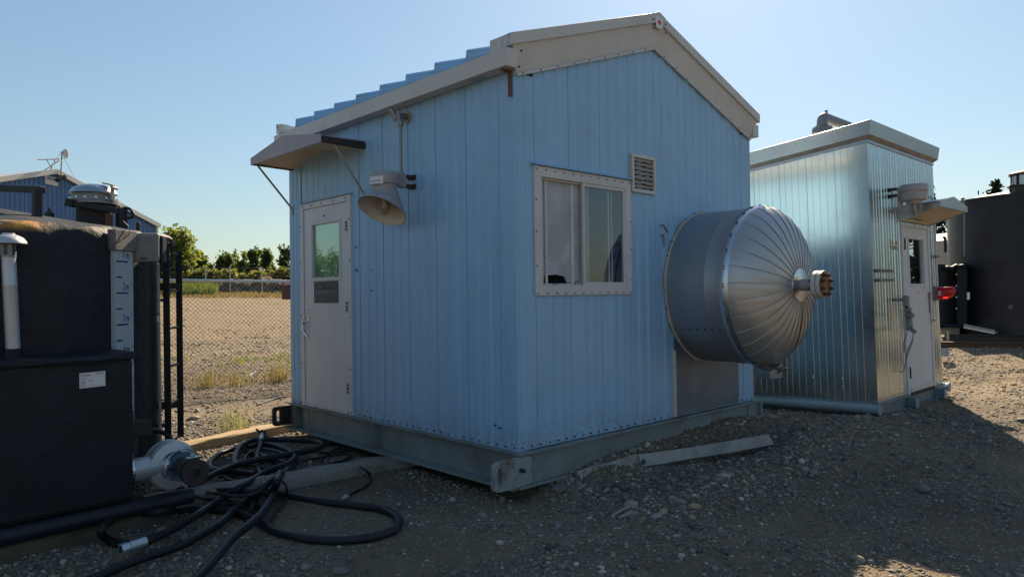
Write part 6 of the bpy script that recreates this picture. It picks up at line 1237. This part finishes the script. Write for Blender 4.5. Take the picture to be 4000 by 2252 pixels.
b = B(); b.bar(at(3769, 776, 14.7), at(3756, 776, 14.7), .02, .02); b.cyl(at(3761, 780, 14.7), at(3757, 770, 14.7), .03, 8); b.cyl(at(3766, 780, 14.8), at(3767, 1000, 14.8), .012, 6); b.cyl(at(3761, 780, 14.8), at(3763, 830, 14.8), .008, 6); obj('gauge_line', b, M['grime'], rt)

BT = at(3790, 1290, 21.5); BT[2] = float(gz(BT[0], BT[1])); bt = empty('storage_tank', BT, 'cream rust stained tank behind the silver shed', 'tank'); bzt = at(3700, 931, 19)[2]
b = B(); b.lathe([(2.5, -.1), (2.5, bzt-BT[2])], BT, (0,0,1), 96); obj('tank_shell', b, M['cream'], bt, smooth=True)
b = B(); b.lathe([(2.52, 0), (1.4, .26), (.3, .38), (0, .39)], (BT[0], BT[1], bzt), (0,0,1), 80, (False, False)); obj('tank_roof', b, M['wtrim'], bt, smooth=True)
b = B(); b.lathe([(2.515, 0), (2.515, .03)], (BT[0], BT[1], at(3700, 994, 19)[2]), (0,0,1), 96); obj('tank_band', b, M['cream'], bt, smooth=True)
for x, y0, y1, m in ((3692, 928, 985, 'blackrail'), (3726, 902, 991, 'lampbeige')): b = B(); b.cyl(at(x, y0, 18.8), at(x+1, y1, 18.8), .036, 12); obj('wall_pipe', b, M[m], bt, smooth=True)
b = B(); b.tube(spline([at(3693, 930, 18.8), at(3688, 926, 18.8), at(3684, 929, 18.8)], 4), .03, 8); obj('pipe_hook', b, M['blackrail'], bt, smooth=True)
for x in (3704, 3740): b = B(); b.bar(at(x, 997, 18.75), at(x, 1003, 18.75), .06, .03); b.bar(at(x, 1028, 18.75), at(x, 1034, 18.75), .06, .03); obj('wall_clip', b, M['grime'], bt)
b = B(); b.bar(at(3705, 998, 18.77), at(3742, 1001, 18.77), .01, .03); b.cyl(at(3741, 1000, 18.77), at(3741, 1030, 18.77), .015, 6); obj('wall_trim', b, M['grime'], bt)

dh = empty('black_shelter', tuple(at(3716, 1280, 15.2)*V(1,1,0)+V(0,0,.1)), 'open black insulated frame with a grey panel inside, behind the silver shed', 'shelter'); DD = 15.2
def fbox(x0, x1, y0, y1, d0, d1, wob=0): 
    b = B(); lo = [at(x0, y1, d0), at(x1, y1, d0), at(x1, y1, d1), at(x0, y1, d1)]; hi = [at(x0, y0, d0), at(x1, y0, d0), at(x1, y0+wob, d1), at(x0, y0, d1)]; return b.hexa(lo, hi)
obj('frame_side', fbox(3655, 3692, 1030, 1280, DD, DD+.6), M['foamflat'], dh, bevel=.02); obj('frame_side', fbox(3738, 3779, 1041, 1274, DD-.05, DD+.6), M['foamflat'], dh, bevel=.02)
b = B(); P = [[at(x, y+dy+4*math.sin(x*.07)+2*math.sin(x*.21), d) for y, d, dy in ((1050, DD-.06, 2), (1044, DD-.08, 1), (1037, DD-.05, 0), (1034, DD+.1, 0), (1034, DD+.6, 0))] for x in np.linspace(3688, 3778, 16)]; b.grid(P); obj('frame_top', b, M['foamflat'], dh, smooth=True)
obj('frame_bottom', fbox(3685, 3762, 1264, 1279, DD-.05, DD+.6), M['foamflat'], dh, bevel=.02)
obj('inner_panel', fbox(3692, 3731, 1048, 1266, DD+.35, DD+.4), M['galvflat'], dh); obj('inner_wall', fbox(3729, 3742, 1048, 1268, DD+.25, DD+.5), M['black'], dh)
b = B()
for y in (1071, 1116, 1160, 1204): b.cyl(at(3736, y, DD-.055), at(3736, y, DD-.07), .014, 8)
obj('frame_bolts', b, M['alu'], dh, kind='stuff')
def block(name, label, cat, x0, x1, y0, y1, D, dep, mat, part): 
    o = empty(name, tuple(at((x0+x1)/2, y1, D)), label, cat); obj(part, fbox(x0, x1, y0, y1, D, D+dep), M[mat], o, bevel=.006); return o
block('concrete_block', 'pale block under the open black frame', 'block', 3674, 3748, 1280, 1306, 15.6, .5, 'white', 'block_body')
def ibeam(label, p0, p1, h, w, mat):
    p0, p1 = V(*p0), V(*p1); o = empty('steel_beam', (p0+p1)/2-V(0,0,h/2), label, 'beam'); b = B(); b.bar(p0, p1, .02, h-.03); b.bar(p0+V(0,0,h/2-.008), p1+V(0,0,h/2-.008), w, .016); b.bar(p0-V(0,0,h/2-.008), p1-V(0,0,h/2-.008), w, .016); obj('beam', b, M[mat], o); return o
ibeam('dark steel beam on the ground at the foot of the right hand black tank', at(3690, 1319, 14.9), at(4250, 1326, 14.0), .16, .12, 'darksteel')
ibeam('rusty brown beam lying nearest in front of the right hand black tank', at(3660, 1343, 14.2), at(4250, 1351, 13.3), .10, .14, 'rustbeam')
sb = empty('slatted_rack', tuple(at(3825, 1300, 15)), 'small slatted rack lying tilted on the dark steel beam', 'rack'); b = B(); b.bar(at(3765, 1268, 14.9), at(3887, 1293, 14.6), .10, .05); obj('rack_rail', b, M['grime'], sb, bevel=.004); b = B(); b.bar(at(3764, 1277, 14.85), at(3884, 1301, 14.55), .03, .035); obj('rack_rail', b, M['white'], sb)
for k in range(6): f_ = k/5; b = B(); x = 3768+f_*112; y = 1271+f_*24; b.bar(at(x, y, 14.84-.25*f_), at(x+14, y+4, 14.82-.25*f_), .06, .03); obj('slat', b, M['louvre'], sb)
block('steel_drum_end', 'blue grey pipe stub on the ground behind the silver shed', 'pipe', 3672, 3707, 1360, 1390, 12.2, .4, 'steelblue', 'stub_body')
wp = empty('yard_post', tuple(at(3703, 1330, 14.6)), 'short steel post by the end of the dark beam', 'post'); b = B(); b.bar(at(3704, 1293, 14.5), at(3704, 1328, 14.5), .05, .05, (1,0,0)); b.bar(at(3700, 1292, 14.5), at(3710, 1292, 14.5), .07, .03); obj('post', b, M['grime'], wp)
# dark green roofed shed far behind, right of the spruce
rf = at(3770, 945, 45); fr = empty('far_roof', (rf[0], rf[1], 1.4), 'low red brown roof far behind the cream tank', 'building'); b = B(); b.prism([at(3722, 924, 45), at(3775, 908, 47), at(3830, 904, 50), at(3830, 927, 50)], CF*6); obj('roof', b, M['brown'], fr); obj('wall', fbox(3735, 3830, 926, 1120, 46, 51), M['cream'], fr)
